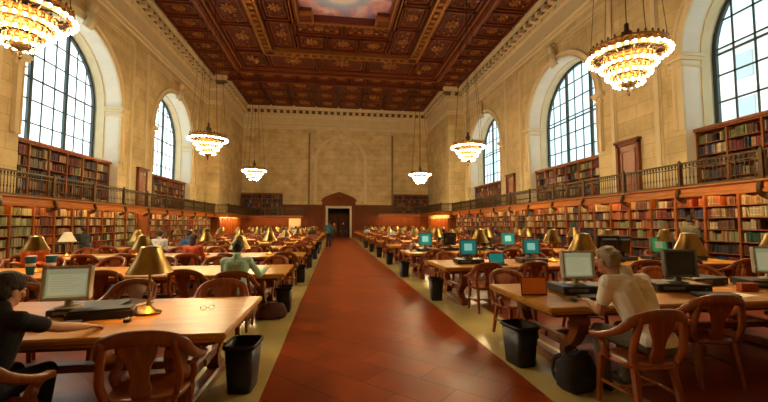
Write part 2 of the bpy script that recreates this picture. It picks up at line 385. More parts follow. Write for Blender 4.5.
def arc(yc, n=24, r=HW): return [(yc - r*math.cos(PI*i/n), ZSPR + r*math.sin(PI*i/n)) for i in range(n+1)]
DEPTH = 1.35
def side_wall(s):
    X = XL if s < 0 else XR; ZSILL = SILL[s]; ZN = GZ[s]
    def P(y, z, o=0): return (X - s*o, y, z)      # o: how far it stands into the room
    w = MB(); ys = YN
    for yc in WIN[s]:
        w.quad(P(ys, 0), P(yc-HW, 0), P(yc-HW, ZC), P(ys, ZC))
        w.quad(P(yc-HW, 0), P(yc+HW, 0), P(yc+HW, ZN), P(yc-HW, ZN))
        a = arc(yc)
        for (y0, z0), (y1, z1) in zip(a, a[1:]): w.quad(P(y0, z0), P(y1, z1), P(y1, ZC), P(y0, ZC))
        ys = yc+HW
    w.quad(P(ys, 0), P(YJ, 0), P(YJ, ZC), P(ys, ZC))
    VX = VL if s < 0 else VR
    w.cur = 1; w.quad((X, YJ, 0), (VX, YJ, 0), (VX, YJ, ZC), (X, YJ, ZC))
    w.cur = 0; w.quad((VX, YJ, 0), (VX, YB, 0), (VX, YB, ZC), (VX, YJ, ZC))
    # reveals of the arched openings, with raised ribs and imposts
    w.cur = 2
    for yc in WIN[s]:
        a = [(yc-HW, ZN)] + arc(yc) + [(yc+HW, ZN)]
        for (y0, z0), (y1, z1) in zip(a, a[1:]): w.quad(P(y0, z0), P(y1, z1), P(y1, z1, -DEPTH), P(y0, z0, -DEPTH))
        w.quad(P(yc-HW, ZSILL-.04, -.8), P(yc+HW, ZSILL-.04, -.8), P(yc+HW, ZSILL-.04, -DEPTH), P(yc-HW, ZSILL-.04, -DEPTH)); w.quad(P(yc-HW, ZN, -.8), P(yc+HW, ZN, -.8), P(yc+HW, ZSILL-.04, -.8), P(yc-HW, ZSILL-.04, -.8)); w.quad(P(yc-HW, ZN), P(yc+HW, ZN), P(yc+HW, ZN, -.8), P(yc-HW, ZN, -.8))
    wall = struct('wall_'+SIDE[s], w, [M['stone_y'], M['stone_x'], M['pale_stone']])
    t = MB()
    for yc in WIN[s]:
        a = [(yc-HW, ZSILL)] + arc(yc) + [(yc+HW, ZSILL)]
        pth = [Vector(P(y, z)) for y, z in a]
        # archivolt on the wall face
        prof = [(-.02, -.02), (-.02, .07), (.05, .09), (.08, .05), (.24, .05), (.28, .12), (.36, .12), (.40, -.02)]
        rings = []
        for i, (y, z) in enumerate(a):
            if z <= ZSPR + 1e-6: rd = Vector((0, -1 if y < yc else 1, 0))
            else: rd = Vector((0, y-yc, z-ZSPR)).normalized()
            rings.append(t.add([Vector(P(y, z)) + rd*u + Vector((-s*o, 0, 0)) for u, o in prof]))
        for r0, r1 in zip(rings, rings[1:]):
            for i in range(len(prof)-1): t.face((r0+i, r0+i+1, r1+i+1, r1+i))
        # ribs inside the reveal
        for o0, o1, h in ((-.78, -1.18, .05),):
            rr = []
            for y, z in a:
                rd = Vector((0, 1 if y < yc else -1, 0)) if z <= ZSPR+1e-6 else -Vector((0, y-yc, z-ZSPR)).normalized()
                b = Vector((X, y, z))
                rr.append(t.add([b + Vector((-s*o0, 0, 0)), b + Vector((-s*o0, 0, 0)) + rd*h, b + Vector((-s*o1, 0, 0)) + rd*h, b + Vector((-s*o1, 0, 0))]))
            for r0, r1 in zip(rr, rr[1:]):
                for i in range(3): t.face((r0+i, r0+i+1, r1+i+1, r1+i))
        # impost blocks at the spring of the arch
        for sg in (-1, 1):
            yy = yc + sg*HW
            for z0, z1, e in ((ZSPR-.42, ZSPR-.34, .06), (ZSPR-.18, ZSPR-.06, .12), (ZSPR-.06, ZSPR+.06, .17)):
                t.bb((X - s*(.06+e), yy - sg*e, z0), (X + s*.85, yy + sg*(.42+e), z1))
        # rectangular panel moulding round the bay
        for y0 in (yc-4.35, yc+4.35):
            t.bb(P(y0-.09, ZSILL-2.3), P(y0+.09, 12.35, .09)); t.bb(P(y0-.16, ZSILL-2.3), P(y0-.11, 12.35, .05)); t.bb(P(y0+.11, ZSILL-2.3), P(y0+.16, 12.35, .05))
        t.bb(P(yc-4.35, 12.26), P(yc+4.35, 12.42, .09)); t.bb(P(yc-4.35, 12.1), P(yc+4.35, 12.16, .05))
    struct('trim_'+SIDE[s], t, M['stone'], wall)
    k = MB()
    for yc in WIN[s]:      # scrolled keystones
        k.sweep(smooth_path([P(yc, 10.95, .1), P(yc, 11.3, .34), P(yc, 11.7, .30), P(yc, 12.1, .42), P(yc, 12.2, .2)]), [(-.2, -.12), (.2, -.12), (.2, .12), (-.2, .12)], up=(0, 0, 1))
    struct('keystone', k, M['stone'], wall)
    return wall
for s in (-1, 1): side_wall(s)
# the far wall with the doorway, its blind arch and pilaster strips
bw = MB()
DX0, DX1, DZ = -.72, 1.85, 3.45
bw.quad((VL, YB, 0), (DX0, YB, 0), (DX0, YB, ZC), (VL, YB, ZC)); bw.quad((DX1, YB, 0), (VR, YB, 0), (VR, YB, ZC), (DX1, YB, ZC)); bw.quad((DX0, YB, DZ), (DX1, YB, DZ), (DX1, YB, ZC), (DX0, YB, ZC))
wb = struct('wall_back', bw, M['stone_x'])
t = MB(); bc, br_ = .75, 2.78
pts = [(bc-br_, 4.0), (bc-br_, 9.0)] + [(bc - br_*math.cos(PI*i/24), 9.0+br_*math.sin(PI*i/24)) for i in range(25)] + [(bc+br_, 9.0), (bc+br_, 4.0)]
for u0, u1, o in ((0, .08, .14), (.08, .26, .06), (.26, .36, .16)):
    rr = []
    for x, z in pts:
        rd = Vector((-1 if x < bc else 1, 0, 0)) if z <= 9.0+1e-6 else Vector((x-bc, 0, z-9.0)).normalized()
        b = Vector((x, YB, z)); rr.append(t.add([b+rd*u0, b+rd*u0+Vector((0, -o, 0)), b+rd*u1+Vector((0, -o, 0)), b+rd*u1]))
    for r0, r1 in zip(rr, rr[1:]):
        for i in range(3): t.face((r0+i, r0+i+1, r1+i+1, r1+i))
t.bb((bc-.24, YB-.3, 11.65), (bc+.24, YB, 12.3)); t.bb((bc-.3, YB-.36, 12.2), (bc+.3, YB, 12.34))
t.cur = 1
for x in (-2.95, 7.0): t.bb((x-.10, YB-.14, 3.9), (x+.10, YB, 12.4))
t.cur = 0
for sg in (-1, 1): t.bb((bc+sg*(br_+.18)-.28, YB-.22, 8.9), (bc+sg*(br_+.18)+.28, YB, 9.04))
struct('trim_back', t, [M['stone'], M['umber']], wb)
rw = MB(); rw.quad((XL, YN, 0), (XR, YN, 0), (XR, YN, ZC), (XL, YN, ZC)); struct('wall_front', rw, M['stone_x'])
# entablature running right round the room
def offset_path(path, o):
    out = []
    for i, p in enumerate(path):
        p = Vector((p[0], p[1]))
        ds = []
        if i: q = Vector(path[i-1]); d = (p-q).normalized(); ds.append(Vector((d.y, -d.x)))
        if i < len(path)-1: q = Vector(path[i+1]); d = (q-p).normalized(); ds.append(Vector((d.y, -d.x)))
        out.append(p + (ds[0]*o if len(ds) == 1 or (ds[0]-ds[1]).length < 1e-6 else (ds[0]+ds[1])*o))
    return out
ROOM = [(XL, YN), (XL, YJ), (VL, YJ), (VL, YB), (VR, YB), (VR, YJ), (XR, YJ), (XR, YN)]
prof = [(0, 12.8), (.10, 12.86), (.10, 13.06), (.17, 13.12), (.17, 13.24), (.03, 13.3), (.03, 14.15), (.10, 14.2), (.16, 14.32), (.16, 14.62), (.20, 14.66), (.20, 14.92), (.56, 14.95), (.56, 15.16), (.62, 15.24), (.66, 15.42), (.66, 15.5)]
en = MB(); rings = []
for o, z in prof: rings.append([Vector((p.x, p.y, z)) for p in offset_path(ROOM, o)])
for k_, (a, b) in enumerate(zip(rings, rings[1:])):
    en.cur = 1 if 10 <= k_ <= 11 else 0  # darker brown in the recess band, so the modillion gaps read dark
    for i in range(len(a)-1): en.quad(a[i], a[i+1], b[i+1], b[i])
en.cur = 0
for (x0, y0), (x1, y1) in zip(ROOM, ROOM[1:]):
    L = math.hypot(x1-x0, y1-y0); n = max(1, int(L/.72)); d = Vector((x1-x0, y1-y0, 0))/L; nn = Vector((d.y, -d.x, 0)); rot = Matrix((d, nn, Vector((0, 0, 1)))).transposed()
    for i in range(n):
        p = Vector((x0, y0, 0)) + d*(L*(i+.5)/n)
        en.box(p + nn*.36 + Vector((0, 0, 14.80)), (.34, .34, .27), rot)
        en.box(p + nn*.18 + Vector((0, 0, 14.42)), (.16, .10, .2), rot)
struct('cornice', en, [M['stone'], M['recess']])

# windows: steel frame, thick mullions, thin bars, glass
def window(s, yc, n):
    X = (XL - DEPTH) if s < 0 else (XR + DEPTH); ZSILL = SILL[s]
    root = bpy.data.objects.new('window_%d' % n, None); COL.objects.link(root); root.location = (X, yc, ZSILL); root['kind'] = 'structure'
    def Q(y, z, o=0): return Vector((-s*o, y, z))      # local
    zs = ZSPR-ZSILL; top = lambda y: zs + math.sqrt(max(0, HW*HW-y*y))
    f = MB()
    out = [Q(-HW, 0)] + [Q(-HW*math.cos(PI*i/28), zs+HW*math.sin(PI*i/28)) for i in range(29)] + [Q(HW, 0)]
    f.sweep(out, [(-.15, -.05), (.15, -.05), (.15, .07), (-.15, .07)], up=(1, 0, 0), smooth=False)
    f.bb(Q(-HW, -.02, -.05), Q(HW, .12, .06))
    for y in (-1.08, 1.08): f.bb(Q(y-.085, 0, -.05), Q(y+.085, top(y)-.02, .06))
    f.bb(Q(-HW, zs-.035, -.03), Q(HW, zs+.035, .04))
    struct('window_frame', f, M['steel'], root)
    g = MB()
    for y in (-2.5, -1.8, -.36, .36, 1.8, 2.5): g.bb(Q(y-.028, .1, -.02), Q(y+.028, top(y)-.03, .02))
    z = 1.02
    while z < zs+HW-.3:
        if abs(z-zs) > .2:
            h = HW if z < zs else math.sqrt(HW*HW-(z-zs)**2)
            g.bb(Q(-h+.05, z-.03, -.02), Q(h-.05, z+.03, .02))
        z += 1.02
    struct('glazing_bars', g, M['steel'], root)
    p = MB(); o2 = [(-HW, 0)] + [(-HW*math.cos(PI*i/28), zs+HW*math.sin(PI*i/28)) for i in range(29)] + [(HW, 0)]
    p.prism(o2, -.004, .004, lambda u, v, w: Q(u, v, w))
    struct('glass_pane', p, M['glass'], root)
    pl = bpy.data.lights.new('daylight_portal', 'AREA'); pl.shape = 'RECTANGLE'; pl.size = 2*HW; pl.size_y = zs+HW; pl.cycles.is_portal = True
    po = bpy.data.objects.new('daylight_portal', pl); COL.objects.link(po); po.location = (X + s*.3, yc, ZSILL + (zs+HW)/2)
    po.rotation_euler = (0, R(90)*s, 0)
    po.rotation_euler = Vector((-s, 0, 0)).to_track_quat('-Z', 'Z').to_euler()
n = 1
for s in (-1, 1):
    for yc in WIN[s]: window(s, yc, n); n += 1

# ---------------------------------------------------------------- ceiling
ce = MB()
E_ = 11.85
MX, MY0, MY1 = 2.95, 5.6, 24.4
NOT = .8
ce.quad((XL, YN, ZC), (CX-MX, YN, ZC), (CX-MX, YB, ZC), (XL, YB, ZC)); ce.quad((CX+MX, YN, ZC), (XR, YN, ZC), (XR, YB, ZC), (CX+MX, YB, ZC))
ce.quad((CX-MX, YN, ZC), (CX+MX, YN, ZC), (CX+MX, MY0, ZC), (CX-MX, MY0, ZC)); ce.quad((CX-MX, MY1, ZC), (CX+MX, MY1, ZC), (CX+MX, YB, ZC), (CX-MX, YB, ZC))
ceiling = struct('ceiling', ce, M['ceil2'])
mu = MB()
mu.quad((CX-MX, MY0, ZC+.12), (CX+MX, MY0, ZC+.12), (CX+MX, MY1, ZC+.12), (CX-MX, MY1, ZC+.12))
struct('ceiling_mural', mu, M['mural'], ceiling)
bm_ = MB(); gl = MB(); gd = MB()
def ringbeam(hx, y0, y1, w, drop, mb=None, z=ZC):
    mb = mb or bm_
    mb.bb((CX-hx-w, y0-w, z-drop), (CX-hx+w, y1+w, z)); mb.bb((CX+hx-w, y0-w, z-drop), (CX+hx+w, y1+w, z))
    for y in (y0, y1): mb.bb((CX-hx-w, y-w, z-drop), (CX+hx+w, y+w, z))
def rosette(x, y, r, mb=None, z=ZC):
    mb = mb or gl
    for k in range(8):
        a = 2*PI*k/8; mb.ell((x+r*.62*math.cos(a), y+r*.62*math.sin(a), z-.05), (r*.36, r*.2, .07), 6, 4, Matrix.Rotation(a, 3, 'Z'))
    mb.ell((x, y, z-.07), (r*.32, r*.32, .10), 8, 4)
def panel(x0, y0, x1, y1, orn=True, seed=0):
    w = .11
    for i, (q, d, mb) in enumerate(((0.10, .20, bm_), (.34, .12, gd))):
        a0, b0, a1, b1 = x0+q, y0+q, x1-q, y1-q
        if a1-a0 < .4 or b1-b0 < .4: continue
        ww = w*(1 if i == 0 else .6)
        mb.bb((a0, b0, ZC-d), (a0+ww, b1, ZC)); mb.bb((a1-ww, b0, ZC-d), (a1, b1, ZC)); mb.bb((a0, b0, ZC-d), (a1, b0+ww, ZC)); mb.bb((a0, b1-ww, ZC-d), (a1, b1, ZC))
    if not orn: return
    cx, cy = (x0+x1)/2, (y0+y1)/2; lx, ly = x1-x0, y1-y0
    r = min(lx, ly)*.26
    rosette(cx, cy, r)
    if max(lx, ly) > 1.5*min(lx, ly):       # a long panel: scrolls to both sides of the cartouche
        ax = Vector((1, 0, 0)) if lx > ly else Vector((0, 1, 0))
        pr = Vector((ax.y, ax.x, 0))
        for sg in (-1, 1):
            for k in range(3):
                c = Vector((cx, cy, ZC-.05)) + ax*sg*(r+.18+k*.33) + pr*((-1)**k)*r*.35
                (gl if k != 1 else gd).ell(c, (.17 if lx > ly else .11, .11 if lx > ly else .17, .08), 7, 4)
    for sx in (-1, 1):
        for sy in (-1, 1): gd.ell((cx+sx*(lx/2-.55), cy+sy*(ly/2-.55), ZC-.04), (.12, .12, .07), 6, 4)
def panels(x0, y0, x1, y1, along, step, orn=True):
    L = (y1-y0) if along == 'y' else (x1-x0); n = max(1, round(L/step))
    for i in range(n):
        a, b = i/n, (i+1)/n
        if along == 'y': panel(x0, y0+L*a, x1, y0+L*b, orn)
        else: panel(x0+L*a, y0, x0+L*b, y1, orn)
Y1b, Y1d = 33.4, 29.4; Y0b, Y0d = -3.4, .6
HB, HD = 9.05, 5.85
ringbeam(HB, Y0b, Y1b, .22, .42); ringbeam(HB, Y0b, Y1b, .10, .52, gd)
ringbeam(HB-.36, Y0b+.36, Y1b-.36, .08, .30, gd)
ringbeam(HD, Y0d, Y1d, .34, .34); ringbeam(HD+.28, Y0d-.28, Y1d+.28, .10, .48, gl); ringbeam(HD-.30, Y0d+.30, Y1d-.30, .08, .46, gl)
for (a, b) in ((Y0d, Y1d),):              # modillion blocks on the middle ring
    n = int((b-a)/.62)
    for i in range(n+1):
        y = a+(b-a)*i/n
        for sg in (-1, 1): gl.bb((CX+sg*HD-.16, y-.15, ZC-.47), (CX+sg*HD+.16, y+.15, ZC-.33))
    n = int(2*HD/.62)
    for i in range(n+1):
        x = CX-HD+2*HD*i/n
        gl.bb((x-.15, b-.16, ZC-.47), (x+.15, b+.16, ZC-.33))
# stepped frame of the painted sky
for sg in (-1, 1):
    bm_.bb((CX+sg*MX, MY0-.3, ZC-.36), (CX+sg*(MX+.34), MY1+.3, ZC+.15)); gl.bb((CX+sg*(MX+.06), MY0-.3, ZC-.44), (CX+sg*(MX+.18), MY1+.3, ZC-.3))
    bm_.bb((CX+sg*(MX-NOT), MY1-NOT, ZC-.36), (CX+sg*MX, MY1, ZC+.15)); gl.bb((CX+sg*(MX-NOT), MY1-NOT-.1, ZC-.44), (CX+sg*MX, MY1-NOT+.02, ZC-.2))
    gl.bb((CX+sg*(MX-NOT-.1), MY1-NOT-.1, ZC-.44), (CX+sg*(MX-NOT+.02), MY1, ZC-.2))
    gl.bb((CX+sg*(MX+.5), MY0-.3, ZC-.25), (CX+sg*(MX+.58), MY1+.5, ZC))
bm_.bb((CX-MX-.34, MY1, ZC-.36), (CX+MX+.34, MY1+.34, ZC+.15)); gl.bb((CX-MX-.2, MY1+.06, ZC-.44), (CX+MX+.2, MY1+.2, ZC-.3)); gl.bb((CX-MX-.5, MY1+.5, ZC-.25), (CX+MX+.5, MY1+.58, ZC))
bm_.bb((CX-MX, MY0-.3, ZC-.36), (CX+MX, MY0, ZC+.15))
n = 14
for i in range(n): gl.ell((CX-MX+.3+(2*MX-.6)*i/(n-1), MY1+.28, ZC-.38), (.14, .09, .09), 6, 4)
IB = MX+.6
# inner band, middle band, outer band
for sg in (-1, 1):
    a, b = sorted((CX+sg*IB, CX+sg*(HD-.4))); panels(a, MY0-.3, b, MY1+.6, 'y', 3.0)
    panel(a, MY1+.6, b, Y1d-.4); 
    a, b = sorted((CX+sg*(HD+.42), CX+sg*(HB-.5))); panels(a, Y0d, b, Y1d+.1, 'y', 3.6); panel(a, Y1d+.4, b, Y1b-.45)
    a, b = sorted((CX+sg*(HB+.28), CX+sg*(E_-.05))); panels(a, Y0b, b, YJ-.4, 'y', 1.7)
panels(CX-IB, MY1+.65, CX+IB, MY1+2.3, 'x', 3.55); panels(CX-IB, MY1+2.4, CX+IB, Y1d-.4, 'x', 2.4)
panels(CX-HD-.4, Y1d+.4, CX+HD+.4, Y1b-.45, 'x', 4.2)
panels(CX-HB-.2, Y1b+.3, CX+HB+.2, Y1b+2.2, 'x', 1.75)
for k in range(3): panels(VL+.7, Y1b+2.4+k*2.6, VR-.7, Y1b+5.0+k*2.6, 'x', 2.5)
bm_.bb((VL, Y1b+2.2, ZC-.4), (VR, Y1b+2.45, ZC))
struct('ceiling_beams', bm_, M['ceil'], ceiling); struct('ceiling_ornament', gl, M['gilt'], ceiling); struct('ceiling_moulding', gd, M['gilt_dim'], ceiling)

# ---------------------------------------------------------------- far end: panelling, portal, pale side door
wn = MB()
def wains(x0, x1, z1=3.75):
    wn.bb((x0, YB-.12, 0), (x1, YB-.003, z1)); wn.bb((x0, YB-.22, z1-.02), (x1, YB-.003, z1+.12)); wn.bb((x0, YB-.18, 0), (x1, YB-.003, .25))
    n = max(1, round((x1-x0)/.85)); w = (x1-x0)/n
    for i in range(n):
        a = x0+i*w
        for z0, z2 in ((.35, 1.2), (1.32, z1-.12)):
            for q in (a+.06, a+w-.14): wn.bb((q, YB-.16, z0), (q+.08, YB-.1, z2))
            for q in (z0, z2-.08): wn.bb((a+.06, YB-.16, q), (a+w-.06, YB-.1, q+.08))
wains(VL+.02, -1.15); wains(2.3, VR-.02)
struct('baseboard_back', wn, M['oak_x'])
vw = MB()
for X_, Vx, s in ((XL, VL, -1), (XR, VR, 1)):
    a, b = sorted((X_, Vx)); vw.bb((a, YJ-.10, 0), (b, YJ-.003, 2.2)); 
    xx = Vx; vw.bb((min(xx, xx-s*.1), YJ, 0), (max(xx, xx-s*.1), YB-.25, 2.2))
    for k in range(9): vw.bb((min(xx-s*.08, xx-s*.14), YJ+.1+k*.9, 0), (max(xx-s*.08, xx-s*.14), YJ+.22+k*.9, 2.2))
struct('trim_1', vw, M['oak'])
d = bpy.data.objects.new('door_1', None); COL.objects.link(d); d.location = (.565, YB, 0); d['kind'] = 'structure'
q = MB(); x0, x1 = DX0-.565, DX1-.565
for a, b in ((x0-.24, x0), (x1, x1+.24)): q.bb((a, -.34, 0), (b, .3, DZ))
q.bb((x0-.24, -.34, DZ), (x1+.24, .3, DZ+.26)); q.bb((x0-.24, -.40, DZ+.2), (x1+.24, -.3, DZ+.26))
struct('stone_frame', q, M['portal'], d)
q = MB()
for sg in (-1, 1):
    c_ = sg*1.74
    q.bb((c_-.2, -.3, 0), (c_+.2, 0, 4.05), .02); q.bb((c_-.13, -.36, .5), (c_+.13, -.28, 3.6), .02); q.bb((c_-.24, -.38, 0), (c_+.24, 0, .4)); q.bb((c_-.25, -.4, 3.78), (c_+.25, 0, 4.05))
q.bb((-1.9, -.34, 3.75), (1.9, 0, 4.25)); q.bb((-2.1, -.55, 4.25), (2.1, 0, 4.4)); q.bb((-1.98, -.45, 4.18), (1.98, 0, 4.26))
seg = [(-1.95, 4.4)] + [(-1.95+3.9*i/16, 4.4+.85*(1-abs(1-i/8))**.75) for i in range(1, 16)] + [(1.95, 4.4)]
q.prism(seg, -.3, 0, lambda u, v, w: (u, w, v))
q.sweep([(u, -.36, v+.04) for u, v in seg], [(-.08, -.07), (.08, -.07), (.12, .07), (-.1, .07)], up=(0, 1, 0), smooth=False)
q.ell((0, -.36, 4.75), (.28, .1, .22), 10, 6)
struct('portal_surround', q, M['oak_x'], d)
q = MB(); q.quad((x0, .3, 0), (x0, 3, 0), (x0, 3, DZ), (x0, .3, DZ)); q.quad((x1, .3, 0), (x1, 3, 0), (x1, 3, DZ), (x1, .3, DZ)); q.quad((x0, .3, DZ), (x1, .3, DZ), (x1, 3, DZ), (x0, 3, DZ)); q.quad((x0, 3, 0), (x1, 3, 0), (x1, 3, DZ), (x0, 3, DZ))
struct('passage', q, M['dark'], d)
q = MB()
for a in (x0+.05, .05):
    w = (x1-x0)/2-.1; q.bb((a, 2.6, 0), (a+w, 2.68, 2.7)); q.bb((a+.2, 2.56, .3), (a+w-.2, 2.6, 1.1)); q.bb((a+.2, 2.56, 1.3), (a+w-.2, 2.6, 2.5))
q.bb((x0, 2.6, 2.75), (x1, 2.68, 2.9))
struct('door_panel', q, M['oak_x'], d)
# pale leaf in the panelling to the left of the portal
d = bpy.data.objects.new('door_2', None); COL.objects.link(d); d.location = (-4.5, YB-.2, 0); d['kind'] = 'structure'
q = MB(); q.bb((-.68, -.06, 0), (.68, 0, 2.62)); 
for a in (-.6, .08):
    q.bb((a, -.09, 1.35), (a+.52, -.05, 2.5)); q.bb((a, -.09, .2), (a+.52, -.05, 1.2))
struct('door_panel', q, M['stone'], d)
q = MB(); q.bb((-.8, -.1, 0), (-.68, .05, 2.75)); q.bb((.68, -.1, 0), (.8, .05, 2.75)); q.bb((-.8, -.1, 2.62), (.8, .05, 2.75)); struct('door_frame', q, M['oak_x'], d)
# gallery doors in the side walls
for n, (s, y0, y1, z1) in enumerate(((-1, 24.0, 25.1, 4.95), (1, 14.1, 15.4, 5.25), (1, 25.2, 26.5, 5.2)), 3):
    X = XL if s < 0 else XR; w = y1-y0; z0 = GZ[s]; h = z1-z0
    d = bpy.data.objects.new('door_%d' % n, None); COL.objects.link(d); d.location = (X, (y0+y1)/2, z0); d['kind'] = 'structure'
    def bb(mb, a, b, o0, o1, c, e, bev=0): mb.bb((min(-s*o0, -s*o1), a, c), (max(-s*o0, -s*o1), b, e), bev)
    q = MB(); bb(q, -w/2+.14, w/2-.14, 0, .06, 0, h-.14)
    for c, e in ((.2, 1.0), (1.15, h-.35)):
        for a in (-w/2+.24, w/2-.32): bb(q, a, a+.08, .05, .1, c, e)
        for z in (c, e-.08): bb(q, -w/2+.24, w/2-.24, .05, .1, z, z+.08)
    struct('door_panel', q, M['oak'], d)
    q = MB(); bb(q, -w/2, -w/2+.14, 0, .14, 0, h); bb(q, w/2-.14, w/2, 0, .14, 0, h); bb(q, -w/2, w/2, 0, .14, h-.14, h); bb(q, -w/2-.06, w/2+.06, 0, .2, h, h+.1)
    struct('door_frame', q, M['oak_x'], d)
    q = MB(); q.ell((-s*.1, w/2-.24, 1.05), (.035, .035, .035), 8, 5); struct('door_knob', q, M['brass_dark'], d)

# ---------------------------------------------------------------- galleries with bronze railings
GPATH = {-1: [(GX[-1], YN+.1), (GX[-1], YJ-1.2), (VL+1.2, YJ-1.2), (VL+1.2, YB-1.3), (-3.5, YB-1.3)], 1: [(GX[1], YN+.1), (GX[1], YJ-1.2), (VR-1.2, YJ-1.2), (VR-1.2, YB-1.3), (5.2, YB-1.3)]}
def path_pts(path, step):
    out = []
    for (x0, y0), (x1, y1) in zip(path, path[1:]):
        L = math.hypot(x1-x0, y1-y0); n = max(1, round(L/step))
        for i in range(n): out.append((x0+(x1-x0)*i/n, y0+(y1-y0)*i/n))
    return out + [path[-1]]
for s in (-1, 1):
    zf = GZ[s]; X = XL if s < 0 else XR; Vx = VL if s < 0 else VR; g = MB(); P = GPATH[s]
    g.bb((min(X, P[0][0]), YN, zf-.12), (max(X, P[0][0]), YJ-.11, zf)); g.bb((min(Vx, P[2][0]), YJ-1.2, zf-.12), (max(Vx, P[2][0]), YB-.2, zf)); g.bb((min(Vx, P[4][0]), YB-1.3, zf-.12), (max(Vx, P[4][0]), YB-.2, zf))
    struct('gallery_floor_'+SIDE[s], g, M['oak_x'])
    fp = MB()
    sec = [(-.02, -.28), (.10, -.28), (.10, -.2), (.05, -.16), (.05, -.02), (.12, .02), (.12, .06), (-.02, .06)]
    sec = [(x if s < 0 else -x, y) for x, y in sec]
    rr = []
    op = [Vector(p) for p in P]
    for xo, z in sec:
        q = offset_path(P, xo if s < 0 else xo)
        rr.append([Vector((p.x, p.y, zf+z)) for p in q])
    for a, b in zip(rr, rr[1:]+rr[:1]):
        for i in range(len(a)-1): fp.quad(a[i], a[i+1], b[i+1], b[i])
    struct('gallery_fascia_'+SIDE[s], fp, M['fascia'])
    br = MB()
    # railing
    rt = thing('gallery_railing', 'bronze railing along the gallery on the %s wall' % SIDE[s], 'railing', (0, 0, zf))
    h = MB(); h3 = MB(); PP = [Vector((x, y, 0)) for x, y in P]
    zt = .87 if s < 0 else .84
    h.sweep([p+Vector((0, 0, zt)) for p in PP], [(-.05, -.025), (.05, -.025), (.05, .025), (-.05, .025)], smooth=False)
    h.sweep([p+Vector((0, 0, zt-.16)) for p in PP], [(-.015, -.015), (.015, -.015), (.015, .015), (-.015, .015)], smooth=False)
    h.build('handrail', M['bronze'], rt)
    h3.sweep([p+Vector((0, 0, .10)) for p in PP], [(-.025, -.03), (.025, -.03), (.025, .03), (-.025, .03)], smooth=False); h3.build('bottom_rail', M['bronze'], rt)
    pm = MB(); pm.box((0, 0, zt/2), (.09, .09, zt)); pm.box((0, 0, .1), (.13, .13, .2)); pm.box((0, 0, zt-.02), (.13, .13, .07)); pm.lathe([(.04, zt), (.055, zt+.06), (.02, zt+.1), (.001, zt+.13)], n=8)
    first = None
    for x, y in path_pts(P, 2.35):
        if first is None: first = pm.build('post', M['bronze'], rt, (x, y, 0))
        else: dup(first, (x, y, 0), parent=rt)
    bal = MB(); bal.lathe([(.012, .12), (.012, .3), (.024, .36), (.012, .42), (.012, zt-.15)], n=6, cap=False); bal.ell((0, 0, zt-.08), (.03, .03, .06), 6, 4)
    bmesh_ = bal.mesh('baluster', M['bronze'])
    allp = path_pts(P, .125)
    def sz(p):
        q = project((p[0], p[1], zf+.4)); return -1 if not q or not (-20 < q[0] < 790) else 1/q[2]
    order = sorted(allp, key=sz, reverse=True)
    for x, y in order[:100]:
        o = bpy.data.objects.new('baluster', bmesh_); COL.objects.link(o); o.parent = rt; o.location = (x, y, 0)
    rest = MB()
    for x, y in order[100:]: rest.bb((x-.013, y-.013, .12), (x+.013, y+.013, zt-.02)); rest.bb((x-.026, y-.026, .33), (x+.026, y+.026, .39)); rest.bb((x-.028, y-.028, zt-.13), (x+.028, y+.028, zt-.04))
    o = rest.build('balusters', M['bronze'], rt); o['kind'] = 'stuff'
    # scrolled brackets under the gallery edge
    bk = MB()
    for x, y in path_pts(P[:2], 2.35):
        bk.sweep(smooth_path([(x - s*.06, y, zf-.02), (x - s*.10, y, zf-.2), (x - s*.02, y, zf-.34), (x + s*.16, y, zf-.42)], 4), [(-.07, -.05), (.07, -.05), (.07, .05), (-.07, .05)], up=(0, 1, 0), smooth=False)
    struct('gallery_bracket', bk, M['bronze'], bpy.data.objects['gallery_fascia_'+SIDE[s]])

# ================================================================ BOOKCASES AND BOOKS
BK = dict([('dark red', (.24, .022, .012)), ('tan', (.46, .27, .10)), ('cream', (.64, .50, .28)), ('olive green', (.20, .20, .055)), ('brown', (.15, .055, .018)), ('black', (.022, .016, .012)),
           ('navy blue', (.03, .05, .12)), ('orange', (.56, .15, .025)), ('dark green', (.03, .09, .04)), ('grey', (.27, .23, .17)), ('pale green', (.40, .42, .20))])
BOOKS = []      # (centre, along axis, depth, height, thickness, tilt, colour name, case text, shelf no)
def fill_shelf(p0, ax, fr, width, hmax, pal, text, shelf, depth=.22, full=.93):
    """p0: left end of the shelf board's top front edge; ax: unit vector along; fr: unit vector out of the case"""
    t = .01; run = 0; cn = None
    while t < width-.03:
        if run <= 0:
            cn = random.choice(pal); run = random.choice((1, 1, 2, 3, 5, 8)); hh = hmax*random.uniform(.66, .94); th = random.uniform(.024, .05)
            if random.random() > full: t += random.uniform(.05, .25); continue
        w = th*random.uniform(.9, 1.1); h = hh*random.uniform(.96, 1.0)
        if t+w > width-.01: break
        tilt = R(random.uniform(6, 14)) if random.random() < .012 else 0
        if tilt:
            h *= .9
            if t+w+h*math.sin(tilt) > width-.03: tilt = 0
        BOOKS.append((Vector(p0) + Vector((0, 0, w/2*math.sin(tilt)+.001)) + Vector(ax)*(t+w/2) - Vector(fr)*(depth/2+random.uniform(.015, .05)), Vector(ax), Vector(fr), depth, h, w, tilt, cn, text, shelf))
        t += w+.002+(h*math.sin(tilt)+.01 if tilt else 0); run -= 1
